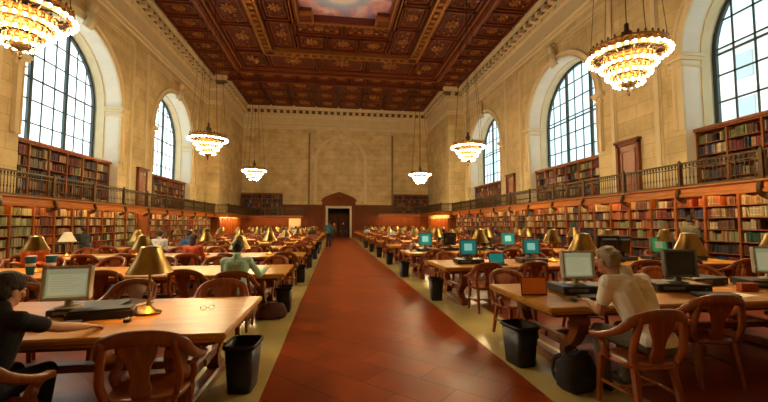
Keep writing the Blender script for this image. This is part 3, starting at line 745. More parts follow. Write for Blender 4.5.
def case_proto(s, w, h, levels, depth, plinth, crown, label, cat):
    """A case open towards the room; origin at its foot, front face at x = 0 and body behind it."""
    root = thing('bookcase', label, cat)
    X = lambda a, b: (min(s*a, s*b), max(s*a, s*b))
    def bb(y0, y1, z0, z1, a=0, b=depth, bev=.004):
        q = MB(); x = X(a, b); q.bb((x[0], y0, z0), (x[1], y1, z1), bev); return q
    bb(-w/2, w/2, 0, h, depth-.015, depth, 0).build('back_panel', M['oak_x'], root)
    for sg in (-1, 1): bb(min(sg*w/2, sg*(w/2-.03)), max(sg*w/2, sg*(w/2-.03)), 0, h, -.012, depth).build('side_panel', M['oak'], root)
    bb(-w/2, w/2, 0, plinth, 0, .1).build('plinth', M['oak'], root)
    q = bb(-w/2, w/2, h, h+.05, -.03 if crown else 0, depth)
    if crown: q.bb((X(-.10, depth)[0], -w/2, h+.05), (X(-.10, depth)[1], w/2, h+.16), .01)
    q.build('top_board', M['oak'], root)
    f = None
    for z in levels:
        if f is None: f = bb(-w/2+.03, w/2-.03, -.012, .012, .01, depth-.015).build('shelf', M['oak'], root); f.location.z = z
        else: dup(f, (0, 0, z), parent=root)
    return root
PAL_L = [['olive green', 'pale green', 'cream'], ['olive green', 'pale green', 'grey', 'cream'], ['dark red', 'orange', 'brown'], ['cream', 'tan', 'brown', 'black', 'orange'], ['grey', 'cream', 'olive green', 'brown'], ['tan', 'dark red', 'cream', 'brown'], ['cream', 'tan', 'dark green', 'brown']]
PAL_R = [['cream', 'tan', 'brown', 'dark red', 'orange'], ['tan', 'cream', 'brown'], ['dark red', 'orange', 'cream', 'tan'], ['cream', 'grey', 'brown', 'tan', 'dark red'], ['tan', 'brown', 'orange', 'pale green'], ['navy blue', 'brown', 'cream', 'dark green']]
PAL_U = [['brown', 'black', 'dark red', 'navy blue', 'cream', 'grey'], ['black', 'navy blue', 'brown', 'tan', 'dark red'], ['brown', 'dark red', 'cream', 'black', 'olive green']]
for s in (-1, 1):
    xf = GX[s] + s*.16; h = GZ[s]-.20
    lev = [h-.40-.36*k for k in range(9) if h-.40-.36*k > .09]
    y0, n = ((10.0, 24), (6.2, 28))[s > 0]
    proto = None; k = 0; y = y0
    for i in range(n):
        if s < 0 and 22.3 < y < 23.2: y = 23.3
        yc = y+.5
        lab = 'oak bookcase under the %s gallery, %s bay from its near end' % (SIDE[s], ORD[i])
        if proto is None: proto = case_proto(s, 1.0, h, lev, .34, .08, False, lab, 'bookcase'); o = proto; o['group'] = 'bookcases under the %s gallery' % SIDE[s]
        else: o = dup(proto, label=lab)
        o.location = (xf, yc, 0)
        pal = (PAL_L if s < 0 else PAL_R)
        for j, z in enumerate(lev):
            p = pal[max(0, min(i-3, 99)) % len(pal)] if s < 0 else random.choice(pal)
            if s > 0 and z < 1.0: p = ['navy blue', 'dark green', 'brown', 'black', 'dark red']
            fill_shelf((xf, yc-.46, z+.014), (0, 1, 0), (-s, 0, 0), .92, .33, p, '%s bay under the %s gallery' % (ORD[i], SIDE[s]), j)
        y += 1.0
    wl = MB(); x0_, x1_ = sorted((xf+s*.34, XL if s < 0 else XR))
    struct_ = MB()
    if s < 0:
        struct_.bb((xf-.02, 22.32, 0), (xf+.1-.4, 23.28, GZ[s]-.12)); struct_.bb((xf-.02, 22.42, .3), (xf+.02, 23.18, 2.1))
        struct('trim_2', struct_, M['oak'])
    for wi, yc in enumerate(WIN[s]):
        if s < 0 and wi == 0: continue
        hh = SILL[s]-GZ[s]-.16; m = 6; w = 6.48/m; nl = 5; lv = [.06+(hh-.06)/nl*k for k in range(nl)]
        pr = None
        for i in range(m):
            lab = 'bookcase on the %s gallery under the %s window, %s bay' % (SIDE[s], ORD[wi if s < 0 else wi], ORD[i])
            if pr is None: pr = case_proto(s, w, hh, lv, .36, .05, True, lab, 'bookcase'); pr['group'] = 'bookcases under the tall windows'; o = pr
            else: o = dup(pr, label=lab)
            xg = (XL if s < 0 else XR) + s*.40; yy = yc-3.24+w*(i+.5)
            o.location = (xg, yy, GZ[s])
            for j, z in enumerate(lv): fill_shelf((xg, yy-w/2+.035, GZ[s]+z+.014), (0, 1, 0), (-s, 0, 0), w-.07, (hh-.06)/nl-.03, random.choice(PAL_U), '%s bay under the %s %s window' % (ORD[i], ORD[wi], SIDE[s]), len(lv)-1-j)
    # cases on the far wall, seen end on from the hall
    a, b = ((-10.45, -5.9), (7.1, 11.35))[s > 0]; m = 4; w = (b-a)/m; hh = 5.0-GZ[s]; nl = 5; lv = [.06+(hh-.06)/nl*k for k in range(nl)]; pr = None
    for i in range(m):
        lab = 'bookcase high on the far wall, %s of four %s of the doorway' % (ORD[i], SIDE[s])
        if pr is None: pr = case_proto(1, w, hh, lv, .36, .05, True, lab, 'bookcase'); pr.rotation_euler.z = R(90); pr['group'] = 'bookcases on the far wall'; o = pr
        else: o = dup(pr, label=lab)
        xx = a+w*(i+.5); yf = YB-.37-.23; o.location = (xx, yf, GZ[s])
        for j, z in enumerate(lv): fill_shelf((xx-w/2+.035, yf, GZ[s]+z+.014), (1, 0, 0), (0, -1, 0), w-.07, (hh-.06)/nl-.03, PAL_U[1], 'far wall case', j)
# books: the 300 that show largest are objects of their own, the rest one object
def book_shape(mb, c, ax, fr, d, h, w, tilt, hang=None):
    up = Vector((0, 0, 1))
    if tilt: a2 = ax*math.cos(tilt) - up*math.sin(tilt); up = up*math.cos(tilt) + ax*math.sin(tilt)
    else: a2 = ax
    pts = [(-w/2, -d/2), (w/2, -d/2), (w/2, d/2-.012), (w*.28, d/2), (-w*.28, d/2), (-w/2, d/2-.012)]
    lo = mb.add([c + a2*u + fr*v for u, v in pts]); hi = mb.add([c + a2*u + fr*v + up*h for u, v in pts]); n = 6
    mb.face([lo+i for i in range(n)][::-1]); mb.face([hi+i for i in range(n)])
    for i in range(n): mb.face((lo+i, lo+(i+1) % n, hi+(i+1) % n, hi+i))
def book_rank(b):
    c = b[0] + Vector((0, 0, b[4]/2)); q = project(c)
    if not q or not (4 < q[0] < 764) or not (4 < q[1] < 398): return -1
    d = (c-EYE).normalized(); face = abs(d.dot(b[2]))
    if c.z < 1.25 and b[8] != 'far': return -1
    return b[4]*b[5]*face/(q[2]**2)
BOOKS.sort(key=book_rank, reverse=True)
SHELF = ['top shelf', 'second shelf', 'third shelf', 'fourth shelf', 'fifth shelf', 'sixth shelf', 'lowest shelf']
def bcol(cn): v = random.uniform(.35, .8); c = BK[cn]; return tuple(min(.9, x*v*random.uniform(.92, 1.08)) for x in c)
for b in BOOKS[:300]:
    mb = MB(); mb.col = bcol(b[7]); book_shape(mb, Vector((0, 0, 0)), *b[1:7])
    if b[4] > .22:      # a pair of raised gilt bands and a title patch across the spine
        for z in (.18, .78):
            mb.col = tuple(min(.9, x*1.5+.05) for x in BK[b[7]])
            f = Vector(b[2])*(b[3]/2+.0015); a = Vector(b[1])*b[5]*.27; zz = Vector((0, 0, b[4]*z))
            if not b[6]: mb.quad(f-a+zz, f+a+zz, f+a+zz+Vector((0, 0, .015)), f-a+zz+Vector((0, 0, .015)))
    o = mb.build('book', M['books'], loc=b[0])
    tag(o, '%s book on the %s, %s' % (b[7], SHELF[b[9]], b[8]), 'book', '%s books, %s, %s' % (b[7], SHELF[b[9]], b[8]))
rest = MB()
for b in BOOKS[300:]:
    rest.col = bcol(b[7]); book_shape(rest, *b[:7])
o = rest.build('books', M['books'], fix=False); tag(o, 'rows of mixed old bound volumes filling the many other shelves', 'books', None, 'stuff')
# strip lights tucked behind the gallery edge, over the shelves
for s in (-1, 1):
    for k in range(5):
        y = 8.5+k*5.6; L = bpy.data.lights.new('shelf_light', 'AREA'); L.shape = 'RECTANGLE'; L.size = 5.4; L.size_y = .05; L.energy = 30; L.color = (1, .60, .24)
        lo = bpy.data.objects.new('shelf_light', L); COL.objects.link(lo); lo.location = (GX[s]+s*.02, y, GZ[s]-.15)
        z = Vector((-s*.75, 0, .66)); x = Vector((0, 1, 0)); yv = z.cross(x); lo.rotation_euler = Matrix((x, yv, z)).transposed().to_euler()
for s in (-1, 1):
    L = bpy.data.lights.new('shelf_light', 'AREA'); L.shape = 'RECTANGLE'; L.size = 6.5; L.size_y = .05; L.energy = 60; L.color = (1, .55, .2)
    lo = bpy.data.objects.new('shelf_light', L); COL.objects.link(lo); lo.location = ((VL+1.0) if s < 0 else (VR-1.0), YJ+3.4, GZ[s]-.16)
    z = Vector((-s*.75, 0, .66)); x = Vector((0, 1, 0)); yv = z.cross(x); lo.rotation_euler = Matrix((x, yv, z)).transposed().to_euler()
for x0, x1, zf in ((-9.2, -3.6, GZ[-1]), (5.3, 10.0, GZ[1])):
    L = bpy.data.lights.new('shelf_light', 'AREA'); L.shape = 'RECTANGLE'; L.size = x1-x0; L.size_y = .05; L.energy = 26; L.color = (1, .55, .2)
    lo = bpy.data.objects.new('shelf_light', L); COL.objects.link(lo); lo.location = ((x0+x1)/2, YB-1.15, zf-.16); lo.rotation_euler = (R(35), 0, 0)

# ================================================================ CHANDELIERS
def chandelier(x, y, label, ztop=5.9):
    root = thing('chandelier', label, 'chandelier', (x, y, ztop), 0, 'tiered chandeliers')
    return root
TIERS = [(.86, 0.0, 34), (.57, -.26, 26), (.43, -.49, 20), (.26, -.71, 14)]
def build_chandelier(root):
    bulb = MB(); bulb.ell((0, 0, 0), (.037, .037, .042), 7, 4); bme = bulb.mesh('bulb', M['bulb'])
    for r, z, n in TIERS:
        q = MB()
        q.lathe([(r-.09, z+.02), (r-.02, z+.02), (r+.03, z+.05), (r+.03, z+.09), (r, z+.11), (r, z+.20), (r+.025, z+.22), (r+.02, z+.25), (r-.03, z+.25), (r-.05, z+.2), (r-.06, z+.1), (r-.09, z+.06), (r-.09, z+.02)], n=40, cap=False)
        for i in range(n):
            a = 2*PI*i/n; c = Vector((math.cos(a), math.sin(a), 0)); rot = Matrix.Rotation(a, 3, 'Z')
            q.box(c*(r+.01)+Vector((0, 0, z+.155)), (.035, .05, .11), rot); q.ell(c*(r)+Vector((0, 0, z+.29)), (.02, .035, .05), 6, 4, rot)
            q.lathe([(.024, z-.0), (.028, z+.03), (.018, z+.05)], c*(r-.02), 6)
        q.build('tier_ring', M['chand'], root)
        for i in range(n):
            a = 2*PI*(i+.5)/n; o = bpy.data.objects.new('bulb', bme); COL.objects.link(o); o.parent = root; o.location = ((r+.062)*math.cos(a), (r+.062)*math.sin(a), z+.02)
    q = MB()
    for (r0, z0, _), (r1, z1, _) in zip(TIERS, TIERS[1:]):       # curved stays joining the tiers
        for i in range(12):
            c_, s_ = math.cos(2*PI*i/12), math.sin(2*PI*i/12)
            q.tube(smooth_path([(r0*c_*.97, r0*s_*.97, z0+.08), ((r0*.5+r1*.5)*c_, (r0*.5+r1*.5)*s_, z0+.02), (r1*c_, r1*s_, z1+.22)], 4), .016, 5)
    q.tube([(0, 0, .1), (0, 0, -.75)], .035, 8)
    q.lathe([(.22, -.66), (.17, -.74), (.09, -.79), (.04, -.82), (.06, -.86), (.03, -.9), (.045, -.95), (.025, -.99), (.001, -1.03)], n=20, cap=False)
    q.lathe([(.05, .02), (.12, .1), (.12, .2), (.1, .5), (.16, .6), (.06, .72), (.05, .9)], n=24, cap=False)
    for i in range(12):
        a = 2*PI*i/12; q.tube([(.1*math.cos(a), .1*math.sin(a), .2), (.5*math.cos(a), .5*math.sin(a), .24), (.84*math.cos(a), .84*math.sin(a), .1)], .02, 6)
    q.build('stays', M['bronze'], root)
    H = ZC - .45 - 5.9
    cb = MB(); cb.tube([(0, 0, .9), (0, 0, H)], .012, 6); cb.build('chain', M['bronze'], root)
    for i in range(6):
        a = 2*PI*(i+.25)/6; c = MB(); c.tube([(.84*math.cos(a), .84*math.sin(a), .25), (.16*math.cos(a), .16*math.sin(a), H)], .009, 6); c.build('suspension_rod', M['bronze'], root)
    c = MB(); c.lathe([(.24, H+.45), (.22, H+.1), (.1, H-.05), (.03, H-.12)], n=16); c.build('ceiling_rose', M['gilt'], root)
first = None
for x, y, lab in ((-6.75, 8.75, 'great gilt chandelier of four lit rings cut by the top corner of the picture'), (7.5, 8.4, 'great gilt chandelier of four lit rings before the arched window at upper right'),
                  (-6.45, 19.85, 'four-tier gilt chandelier hanging before the pale pier, second along the left side'), (7.5, 19.9, 'four-tier gilt chandelier hanging second along the right side, near the farthest window'),
                  (-6.5, 31.2, 'small-looking far chandelier on the left, against the end wall'), (7.5, 31.7, 'small-looking far chandelier on the right, against the end wall')):
    if first is None: first = chandelier(x, y, lab, 6.15); build_chandelier(first)
    else: dup(first, (x, y, 5.9), label=lab)

# ================================================================ TABLES
TW, TL, TZ = 1.5, 6.98, .76
TROW = {-1: [3.05+3.45*k for k in range(11)], 1: [3.5+3.5*k for k in range(11)]}
TXC = {-1: -.82-TL/2, 1: 2.15+TL/2}
def table(label, group):
    root = thing('reading_table', label, 'table', (0, 0, 0), 0, group)
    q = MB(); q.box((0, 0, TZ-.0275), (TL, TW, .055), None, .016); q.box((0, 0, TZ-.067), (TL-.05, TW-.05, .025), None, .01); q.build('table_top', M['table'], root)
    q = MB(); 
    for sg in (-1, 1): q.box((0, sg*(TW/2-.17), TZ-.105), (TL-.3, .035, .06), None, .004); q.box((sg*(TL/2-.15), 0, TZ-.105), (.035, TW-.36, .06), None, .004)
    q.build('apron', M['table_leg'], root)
    lg = {}
    for sg in (-1, 1):
        q = MB(); pth = smooth_path([(0, sg*.50, TZ-.08), (0, sg*.60, TZ-.2), (0, sg*.50, .36), (0, sg*.37, .24), (0, sg*.44, .12), (0, sg*.60, .04)], 5)
        n = len(pth); sc = [(1, .8+.7*abs(math.cos(PI*i/(n-1)))) for i in range(n)]
        q.sweep(pth, [(-.06, -.045), (.06, -.045), (.06, .045), (-.06, .045)], up=(0, sg, .3), smooth=False, scales=sc)
        q.ell((0, sg*.50, TZ-.25), (.065, .09, .07), 10, 6)
        lg[sg] = q.mesh('leg', M['table_leg'])
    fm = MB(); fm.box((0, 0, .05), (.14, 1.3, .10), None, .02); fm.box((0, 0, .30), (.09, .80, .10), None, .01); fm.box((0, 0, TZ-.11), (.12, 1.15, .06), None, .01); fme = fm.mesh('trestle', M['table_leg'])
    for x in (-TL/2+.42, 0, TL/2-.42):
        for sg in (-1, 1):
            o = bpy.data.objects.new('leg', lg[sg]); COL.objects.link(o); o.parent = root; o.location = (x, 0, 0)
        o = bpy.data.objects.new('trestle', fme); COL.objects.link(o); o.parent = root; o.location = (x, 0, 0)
    q = MB(); q.box((0, 0, .30), (TL-.7, .12, .07), None, .01); q.build('stretcher', M['table_leg'], root)
    return root
tp = None
for s in (-1, 1):
    for k, y in enumerate(TROW[s]):
        lab = 'long varnished oak reading table, %s from the front on the %s of the aisle' % (ORD[k], SIDE[s])
        if tp is None: tp = table(lab, 'reading tables in rows'); o = tp
        else: o = dup(tp, label=lab)
        o.location = (TXC[s], y+TW/2, 0)

# ================================================================ CHAIRS
def chair_parts():
    P = []
    q = MB(); n = 20
    out = [(.245*math.copysign(abs(math.cos(a))**.6, math.cos(a)), .235*math.copysign(abs(math.sin(a))**.6, math.sin(a))) for a in [2*PI*i/n for i in range(n)]]
    a0 = q.add([(x*.94, y*.94, .415) for x, y in out]); a1 = q.add([(x, y, .43) for x, y in out]); a2 = q.add([(x, y, .452) for x, y in out]); a3 = q.add([(x*.9, y*.9, .46) for x, y in out]); a4 = q.add([(x*.55, y*.55, .448) for x, y in out])
    for a, b in ((a0, a1), (a1, a2), (a2, a3), (a3, a4)):
        for i in range(n): q.face((a+i, a+(i+1) % n, b+(i+1) % n, b+i), True)
    q.face([a0+i for i in range(n)][::-1]); q.face([a4+i for i in range(n)], True)
    P.append(('seat', q))
    sec = [(-.02, -.02), (.02, -.02), (.02, .02), (-.02, .02)]
    for sx in (-1, 1):
        q = MB(); q.sweep([(sx*.19, .18, .425), (sx*.20, .195, .2), (sx*.21, .205, 0)], sec, up=(0, 1, 0), smooth=False, scales=[1.15, 1, .8]); P.append(('leg', q))
        q = MB(); q.sweep([(sx*.18, -.17, .425), (sx*.195, -.21, .2), (sx*.205, -.245, 0)], sec, up=(0, 1, 0), smooth=False, scales=[1.15, 1, .8]); P.append(('leg', q))
        q = MB(); q.sweep(smooth_path([(sx*.235, .06, .44), (sx*.265, .05, .53), (sx*.25, .09, .57), (sx*.285, .12, .63)], 4), [(-.02, -.03), (.02, -.03), (.02, .03), (-.02, .03)], up=(0, 1, 0), smooth=True); P.append(('arm_support', q))
        q = MB(); q.sweep(smooth_path([(sx*.20, -.19, .44), (sx*.235, -.22, .56), (sx*.225, -.245, .70), (sx*.20, -.27, .845)], 4), [(-.018, -.024), (.018, -.024), (.018, .024), (-.018, .024)], up=(0, 1, 0), smooth=True); P.append(('back_post', q))
    q = MB(); pth = smooth_path([(-.29, .16, .625), (-.30, .05, .64), (-.285, -.12, .71), (-.235, -.235, .815), (-.12, -.285, .862), (0, -.295, .87), (.12, -.285, .862), (.235, -.235, .815), (.285, -.12, .71), (.30, .05, .64), (.29, .16, .625)], 4)
    L = len(pth); sc = [(1.35 - .45*math.sin(PI*i/(L-1)), .75 + .75*math.sin(PI*i/(L-1))**2) for i in range(L)]
    q.sweep(pth, [(-.026, -.022), (-.012, -.032), (.014, -.032), (.026, -.022), (.026, .022), (.012, .032), (-.014, .032), (-.026, .022)], smooth=True, scales=sc); P.append(('arm_rail', q))
    q = MB(); o = [(.055, .455), (.065, .52), (.05, .58), (.062, .66), (.11, .76), (.125, .85)]; o = o + [(-a, b) for a, b in o[::-1]]
    q.prism(o, -.011, .011, lambda u, v, w: (u, -.195-(v-.455)*.22+w, v)); P.append(('splat', q))
    q = MB(); q.tube([(-.2, .19, .2), (-.2, -.21, .2)], .014, 6); q.tube([(.2, .19, .2), (.2, -.21, .2)], .014, 6); q.tube([(-.2, 0, .2), (.2, 0, .2)], .014, 6); P.append(('stretcher', q))
    return P
CP = chair_parts()
CMESH = [(n, q.mesh(n, M['chair'])) for n, q in CP]
whole = MB()
for n, q in CP:
    k = len(whole.v); whole.v += q.v
    for f, sm in zip(q.f, q.sm): whole.face([k+i for i in f], sm)
WCHAIR = whole.mesh('armchair', M['chair'])
def chair(x, y, rz, label, near):
    if near:
        r = thing('armchair', label, 'chair', (x, y, 0), rz, 'oak reading room armchairs')
        for n, me in CMESH:
            o = bpy.data.objects.new(n, me); COL.objects.link(o); o.parent = r
    else:
        r = bpy.data.objects.new('armchair', WCHAIR); COL.objects.link(r); r.location = (x, y, 0); r.rotation_euler.z = rz
        tag(r, label, 'chair', 'oak reading room armchairs')
    return r
SEATX = {-1: [-1.28, -2.36, -3.55, -4.7, -5.85, -7.0], 1: [2.68, 3.82, 5.0, 6.15, 7.3, 8.45]}
rc = random.Random(3)
FIX = {(-1, 3, 0, 4): (-5.75, 12.94, 0), (-1, 3, 0, 3): (-4.75, 12.94, 0), (-1, 1, 1, 4): (-5.85, 8.46, PI), (-1, 0, 0, 0): (-1.27, 2.90, R(6)), (-1, 0, 0, 1): (-2.13, 2.62, R(-6)), (1, 0, 0, 0): (2.62, 2.98, R(2)), (1, 0, 0, 1): (3.78, 3.46, R(-8)), (-1, 1, 0, 0): (-1.48, 6.03, R(2)), (-1, 2, 0, 2): (-3.42, 9.50, 0)}
ph = [((-2.6, TROW[-1][5]-.42), (.5, .48, .45), 'white', 'sixth left table'), ((-4.0, TROW[-1][6]-.42), (.10, .11, .12), 'dark grey', 'seventh left table'), ((-1.5, TROW[-1][7]-.42), (.02, .02, .02), 'black', 'eighth left table'), ((-3.0, TROW[-1][8]-.42), (.5, .5, .48), 'white', 'ninth left table'), ((-5.3, TROW[-1][4]-.42), (.45, .09, .04), 'red', 'fifth left table'),
      ((3.8, TROW[1][6]-.42), (.5, .5, .48), 'white', 'seventh right table'), ((2.8, TROW[1][8]-.42), (.42, .42, .40), 'pale grey', 'ninth right table'), ((5.2, TROW[1][4]-.42), (.03, .03, .035), 'black', 'fifth right table'), ((6.3, TROW[1][3]-.42), (.10, .05, .03), 'brown', 'fourth right table')]
def take_seat(x, y):
    s = -1 if x < 0 else 1; k = min(range(11), key=lambda i: abs(TROW[s][i]-y)); j = min(range(6), key=lambda i: abs(SEATX[s][i]-x)); FIX[(s, k, 0, j)] = (x, y+.02, 0)
for (x, y), *_ in ph: take_seat(x, y)
for s in (-1, 1):
    for k, y in enumerate(TROW[s]):
        for j, x in enumerate(SEATX[s]):
            for sd in (0, 1):
                t = 'near' if sd == 0 else 'far'
                lab = 'oak armchair, %s side of the %s table %s of the aisle, %s seat in' % (t, ORD[k], SIDE[s], ORD[j])
                key = (s, k, sd, j)
                if key in FIX: px, py, rz = FIX[key]
                else:
                    out = abs(rc.gauss(0, .16)); px = x + rc.uniform(-.13, .13); py = (y-.08-out) if sd == 0 else (y+TW+.08+out); rz = (0 if sd == 0 else PI) + rc.gauss(0, .16)
                chair(px, py, rz, lab, k < 3)

# ================================================================ TABLE LAMPS
LX = {-1: [-1.72, -3.45, -5.15, -6.85], 1: [3.22, 4.80, 6.18, 7.70]}
def lamp_proto(shade_m, label, cat='lamp'):
    r = thing('table_lamp', label, cat, (0, 0, 0), 0, 'brass table lamps')
    q = MB(); q.lathe([(.105, 0), (.11, .012), (.10, .025), (.06, .035), (.035, .06), (.022, .075)], n=24); q.build('base', M['brass_dark'], r)
    q = MB(); q.lathe([(.014, .06), (.022, .09), (.013, .12), (.012, .36), (.022, .385), (.013, .41), (.012, .52)], n=12); q.build('stem', M['brass_dark'], r)
    q = MB(); q.lathe([(.001, .632), (.03, .632), (.082, .626), (.088, .615), (.100, .575), (.130, .51), (.163, .445), (.193, .39), (.196, .382)], n=32, cap=False); q.build('shade', shade_m, r)
    q = MB(); q.ell((0, 0, .49), (.028, .028, .042), 10, 6); q.build('bulb', M['lampbulb'], r)
    L = bpy.data.lights.new('lamp_light', 'POINT'); L.energy = LAMP_W; L.color = LAMP_COL; L.shadow_soft_size = .04
    lo = bpy.data.objects.new('lamp_light', L); COL.objects.link(lo); lo.parent = r; lo.location = (0, 0, .43)
    return r
lp = None
M['window_lit_shade'] = m_noise('window_lit_lamp_shade', (.72, .68, .55), (.8, .76, .64), 12, .35)  # window light on one lamp put into its shade's colour
for s in (-1, 1):
    for k, y in enumerate(TROW[s]):
        for j, x in enumerate(LX[s]):
            lab = 'brass table lamp, %s from the aisle on the %s table %s of the aisle' % (ORD[j], ORD[k], SIDE[s])
            p = (x + (rc.uniform(-.06, .06) if k else 0), y+TW/2+((.22 if s > 0 else 0) if k == 0 else rc.uniform(-.08, .08)), TZ)
            if (s, k, j) == (-1, 2, 3):
                o = lamp_proto(M['window_lit_shade'], 'table lamp by the left bookcases, shade coloured pale as if window-lit'); o.location = p; continue
            if lp is None: lp = lamp_proto(M['brass'], lab); o = lp
            else: o = dup(lp, label=lab)
            o.location = p; o.rotation_euler.z = rc.uniform(0, 6)
            if s > 0 and k < 3: o.scale = (1.05, 1.05, 1.14)      # the lamps of these tables stand taller

# ================================================================ COMPUTERS AND DESK THINGS
M['scr_doc'] = m_emit('screen_pale', (.42, .50, .30), .10); M['scr_doc2'] = m_emit('screen_page', (.56, .62, .40), .11); M['scr_line'] = m_emit('screen_text_line', (.45, .50, .33), .10)
M['scr_teal'] = m_emit('screen_teal', (.012, .24, .22), .15); M['scr_teal2'] = m_emit('screen_bright_window', (.25, .62, .55), .20); M['scr_dark'] = m_noise('screen_off', (.012, .014, .016), (.02, .022, .025), 5, .12); M['scr_green'] = m_emit('screen_green', (.03, .30, .10), .16)
def monitor(kind, x, y, z, rz, label, w=.40, h=.33):
    r = thing('monitor', label, 'monitor', (x, y, z), rz, 'reading room monitors')
    bez = M['beige'] if kind == 'doc' else (M['grey'] if kind in ('teal', 'green', 'dark') else M['black'])
    b = .028; zc = .075 + h/2; tl = Matrix.Rotation(R(-6), 3, 'X')
    def T(p): return tl @ (Vector(p)-Vector((0, 0, zc))) + Vector((0, 0, zc))
    def build(q, n, m, par):
        q.v = [T(v) for v in q.v]; return q.build(n, m, par)
    q = MB()
    for sx in (-1, 1): q.box((sx*(w/2-b/2), -.012, zc), (b, .045, h), None, .006)
    for sz in (-1, 1): q.box((0, -.012, zc+sz*(h/2-b/2)), (w, .045, b), None, .006)
    q.box((0, .03, zc), (w-.01, .05, h-.01), None, .01); q.box((0, .08, zc), (w*.72, .09, h*.7), None, .03)
    if kind in ('teal', 'green'): q.box((0, .15, zc), (w*.55, .12, h*.5), None, .03)
    hs = build(q, 'housing', bez, r)
    q = MB(); q.quad((-w/2+b, -.012, zc-h/2+b), (w/2-b, -.012, zc-h/2+b), (w/2-b, -.012, zc+h/2-b), (-w/2+b, -.012, zc+h/2-b))
    ms = {'doc': 'scr_doc', 'teal': 'scr_teal', 'green': 'scr_green', 'dark': 'scr_dark', 'back': 'scr_dark'}[kind]
    sc = build(q, 'screen', M[ms], r)
    if kind in ('doc', 'teal', 'green'):
        q = MB(); a = (w/2-b); c = (h/2-b)
        if kind == 'doc':
            q.quad((-a*.88, -.0135, zc-c*.85), (a*.88, -.0135, zc-c*.85), (a*.88, -.0135, zc+c*.62), (-a*.88, -.0135, zc+c*.62)); q.cur = 1
            for i in range(7):
                zz = zc+c*(.45-.17*i); q.quad((-a*.75, -.0145, zz), (a*(.2+.5*((i*37) % 10)/10), -.0145, zz), (a*(.2+.5*((i*37) % 10)/10), -.0145, zz+.006), (-a*.75, -.0145, zz+.006))
            q.quad((-a, -.0145, zc+c*.8), (a, -.0145, zc+c*.8), (a, -.0145, zc+c), (-a, -.0145, zc+c)); build(q, 'screen_window', [M['scr_doc2'], M['scr_line']], sc)
        else:
            q.quad((-a*.55, -.0135, zc-c*.5), (a*.5, -.0135, zc-c*.5), (a*.5, -.0135, zc+c*.55), (-a*.55, -.0135, zc+c*.55)); build(q, 'screen_window', M['scr_teal2'] if kind == 'teal' else M['scr_doc'], sc)
    q = MB(); q.lathe([(.11, 0), (.11, .012), (.04, .025), (.032, .10)], (0, .05, 0), 16); q.build('stand', bez, r)
    return r
def desktop(x, y, rz, label, w=.52, d=.40, h=.10):
    r = thing('computer_case', label, 'computer', (x, y, TZ), rz, 'flat desktop computers')
    q = MB(); q.box((0, 0, h/2+.006), (w, d, h-.012), None, .008); q.build('case', M['black'], r)
    q = MB(); q.box((-w*.2, -d/2-.003, h*.55), (w*.4, .008, h*.35), None, .002); q.build('drive_bay', M['grey'], r)
    q = MB(); q.box((w*.38, -d/2-.003, h*.5), (.03, .008, .02), None, .002); q.build('power_button', M['grey'], r)
    q = MB()
    for sx in (-1, 1):
        for sy in (-1, 1): q.box((sx*(w/2-.04), sy*(d/2-.04), .003), (.03, .03, .006))
    q.build('feet', M['grey'], r)
    return r
def keyboard(x, y, rz, label, z=TZ, mat='black'):
    r = thing('keyboard', label, 'keyboard', (x, y, z), rz, 'keyboards')
    q = MB(); q.box((0, 0, .012), (.46, .17, .022), Matrix.Rotation(R(3), 3, 'X'), .004); q.build('tray', M[mat], r)
    q = MB()
    for j in range(5):
        for i in range(15): q.box((-.205+.0293*i, -.062+.03*j, .0275+.0016*j), (.024, .024, .008))
    q.build('keys', M['grey'], r); return r
def mouse(x, y, label, z=TZ):
    q = MB(); q.ell((0, 0, .012), (.031, .055, .024), 14, 8)
    r = thing('computer_mouse', label, 'mouse', (x, y, z), R(10), 'mice'); q.v = [Vector((v.x, v.y, max(v.z, 0))) for v in q.v]; q.build('body', M['black'], r)
    q = MB(); q.box((0, .025, .036), (.006, .02, .006), None, .001); q.build('wheel', M['grey'], r)
CH = .106
T1L, T1R, T2R, T3R = TROW[-1][0], TROW[1][0], TROW[1][1], TROW[1][2]
# front table, left of the aisle
desktop(-2.30, 3.95, R(10), 'flat black computer under the pale screen on the front left table', .54, .40, .07)
monitor('doc', -2.42, 3.80, TZ+.07, R(10), 'beige monitor showing a pale page before the person in black', .38, .31)
keyboard(-2.30, 3.38, R(8), 'black keyboard under the hand of the person in black')
mouse(-1.76, 3.52, 'black mouse on the front left table, beside the typing hand')
q = MB(); q.box((0, 0, .035), (.50, .20, .07), None, .01); q.box((0, 0, .078), (.46, .17, .016), None, .004)
tag(q.build('document_box', M['black'], loc=(-2.06, 3.70, TZ), rz=R(16)), 'long flat black box on the front left table, beside the pale monitor', 'box')
def book_flat(x, y, rz, label, col, w=.2, d=.27, h=.03, z=TZ):
    r = thing('closed_book', label, 'book', (x, y, z), rz)
    q = MB(); q.box((0, 0, .002), (w, d, .004)); q.box((0, 0, h-.002), (w, d, .004)); q.box((-w/2+.002, 0, h/2), (.005, d, h)); q.build('cover', cloth(col), r)
    q = MB(); q.box((.003, 0, h/2), (w-.016, d-.014, h-.009)); q.build('pages', M['paper'], r)
book_flat(-2.12, 4.26, R(70), 'dark closed book lying flat between the monitor and lamp', (.05, .025, .015), .26, .36, .035)
def sheet(x, y, rz, label, w=.21, d=.297, z=TZ, m='paper'):
    q = MB(); nx = 6; g = [[(-w/2+w*i/nx, sy*d/2, .0015+.006*abs(math.sin(i*.9+sy))) for i in range(nx+1)] for sy in (-1, 1)]
    for i in range(nx): q.quad(g[0][i], g[0][i+1], g[1][i+1], g[1][i], True)
    lo = [(v.x, v.y, 0) for v in q.v]
    tag(q.build('paper_sheet', M[m], loc=(x, y, z), rz=rz), label, 'paper')
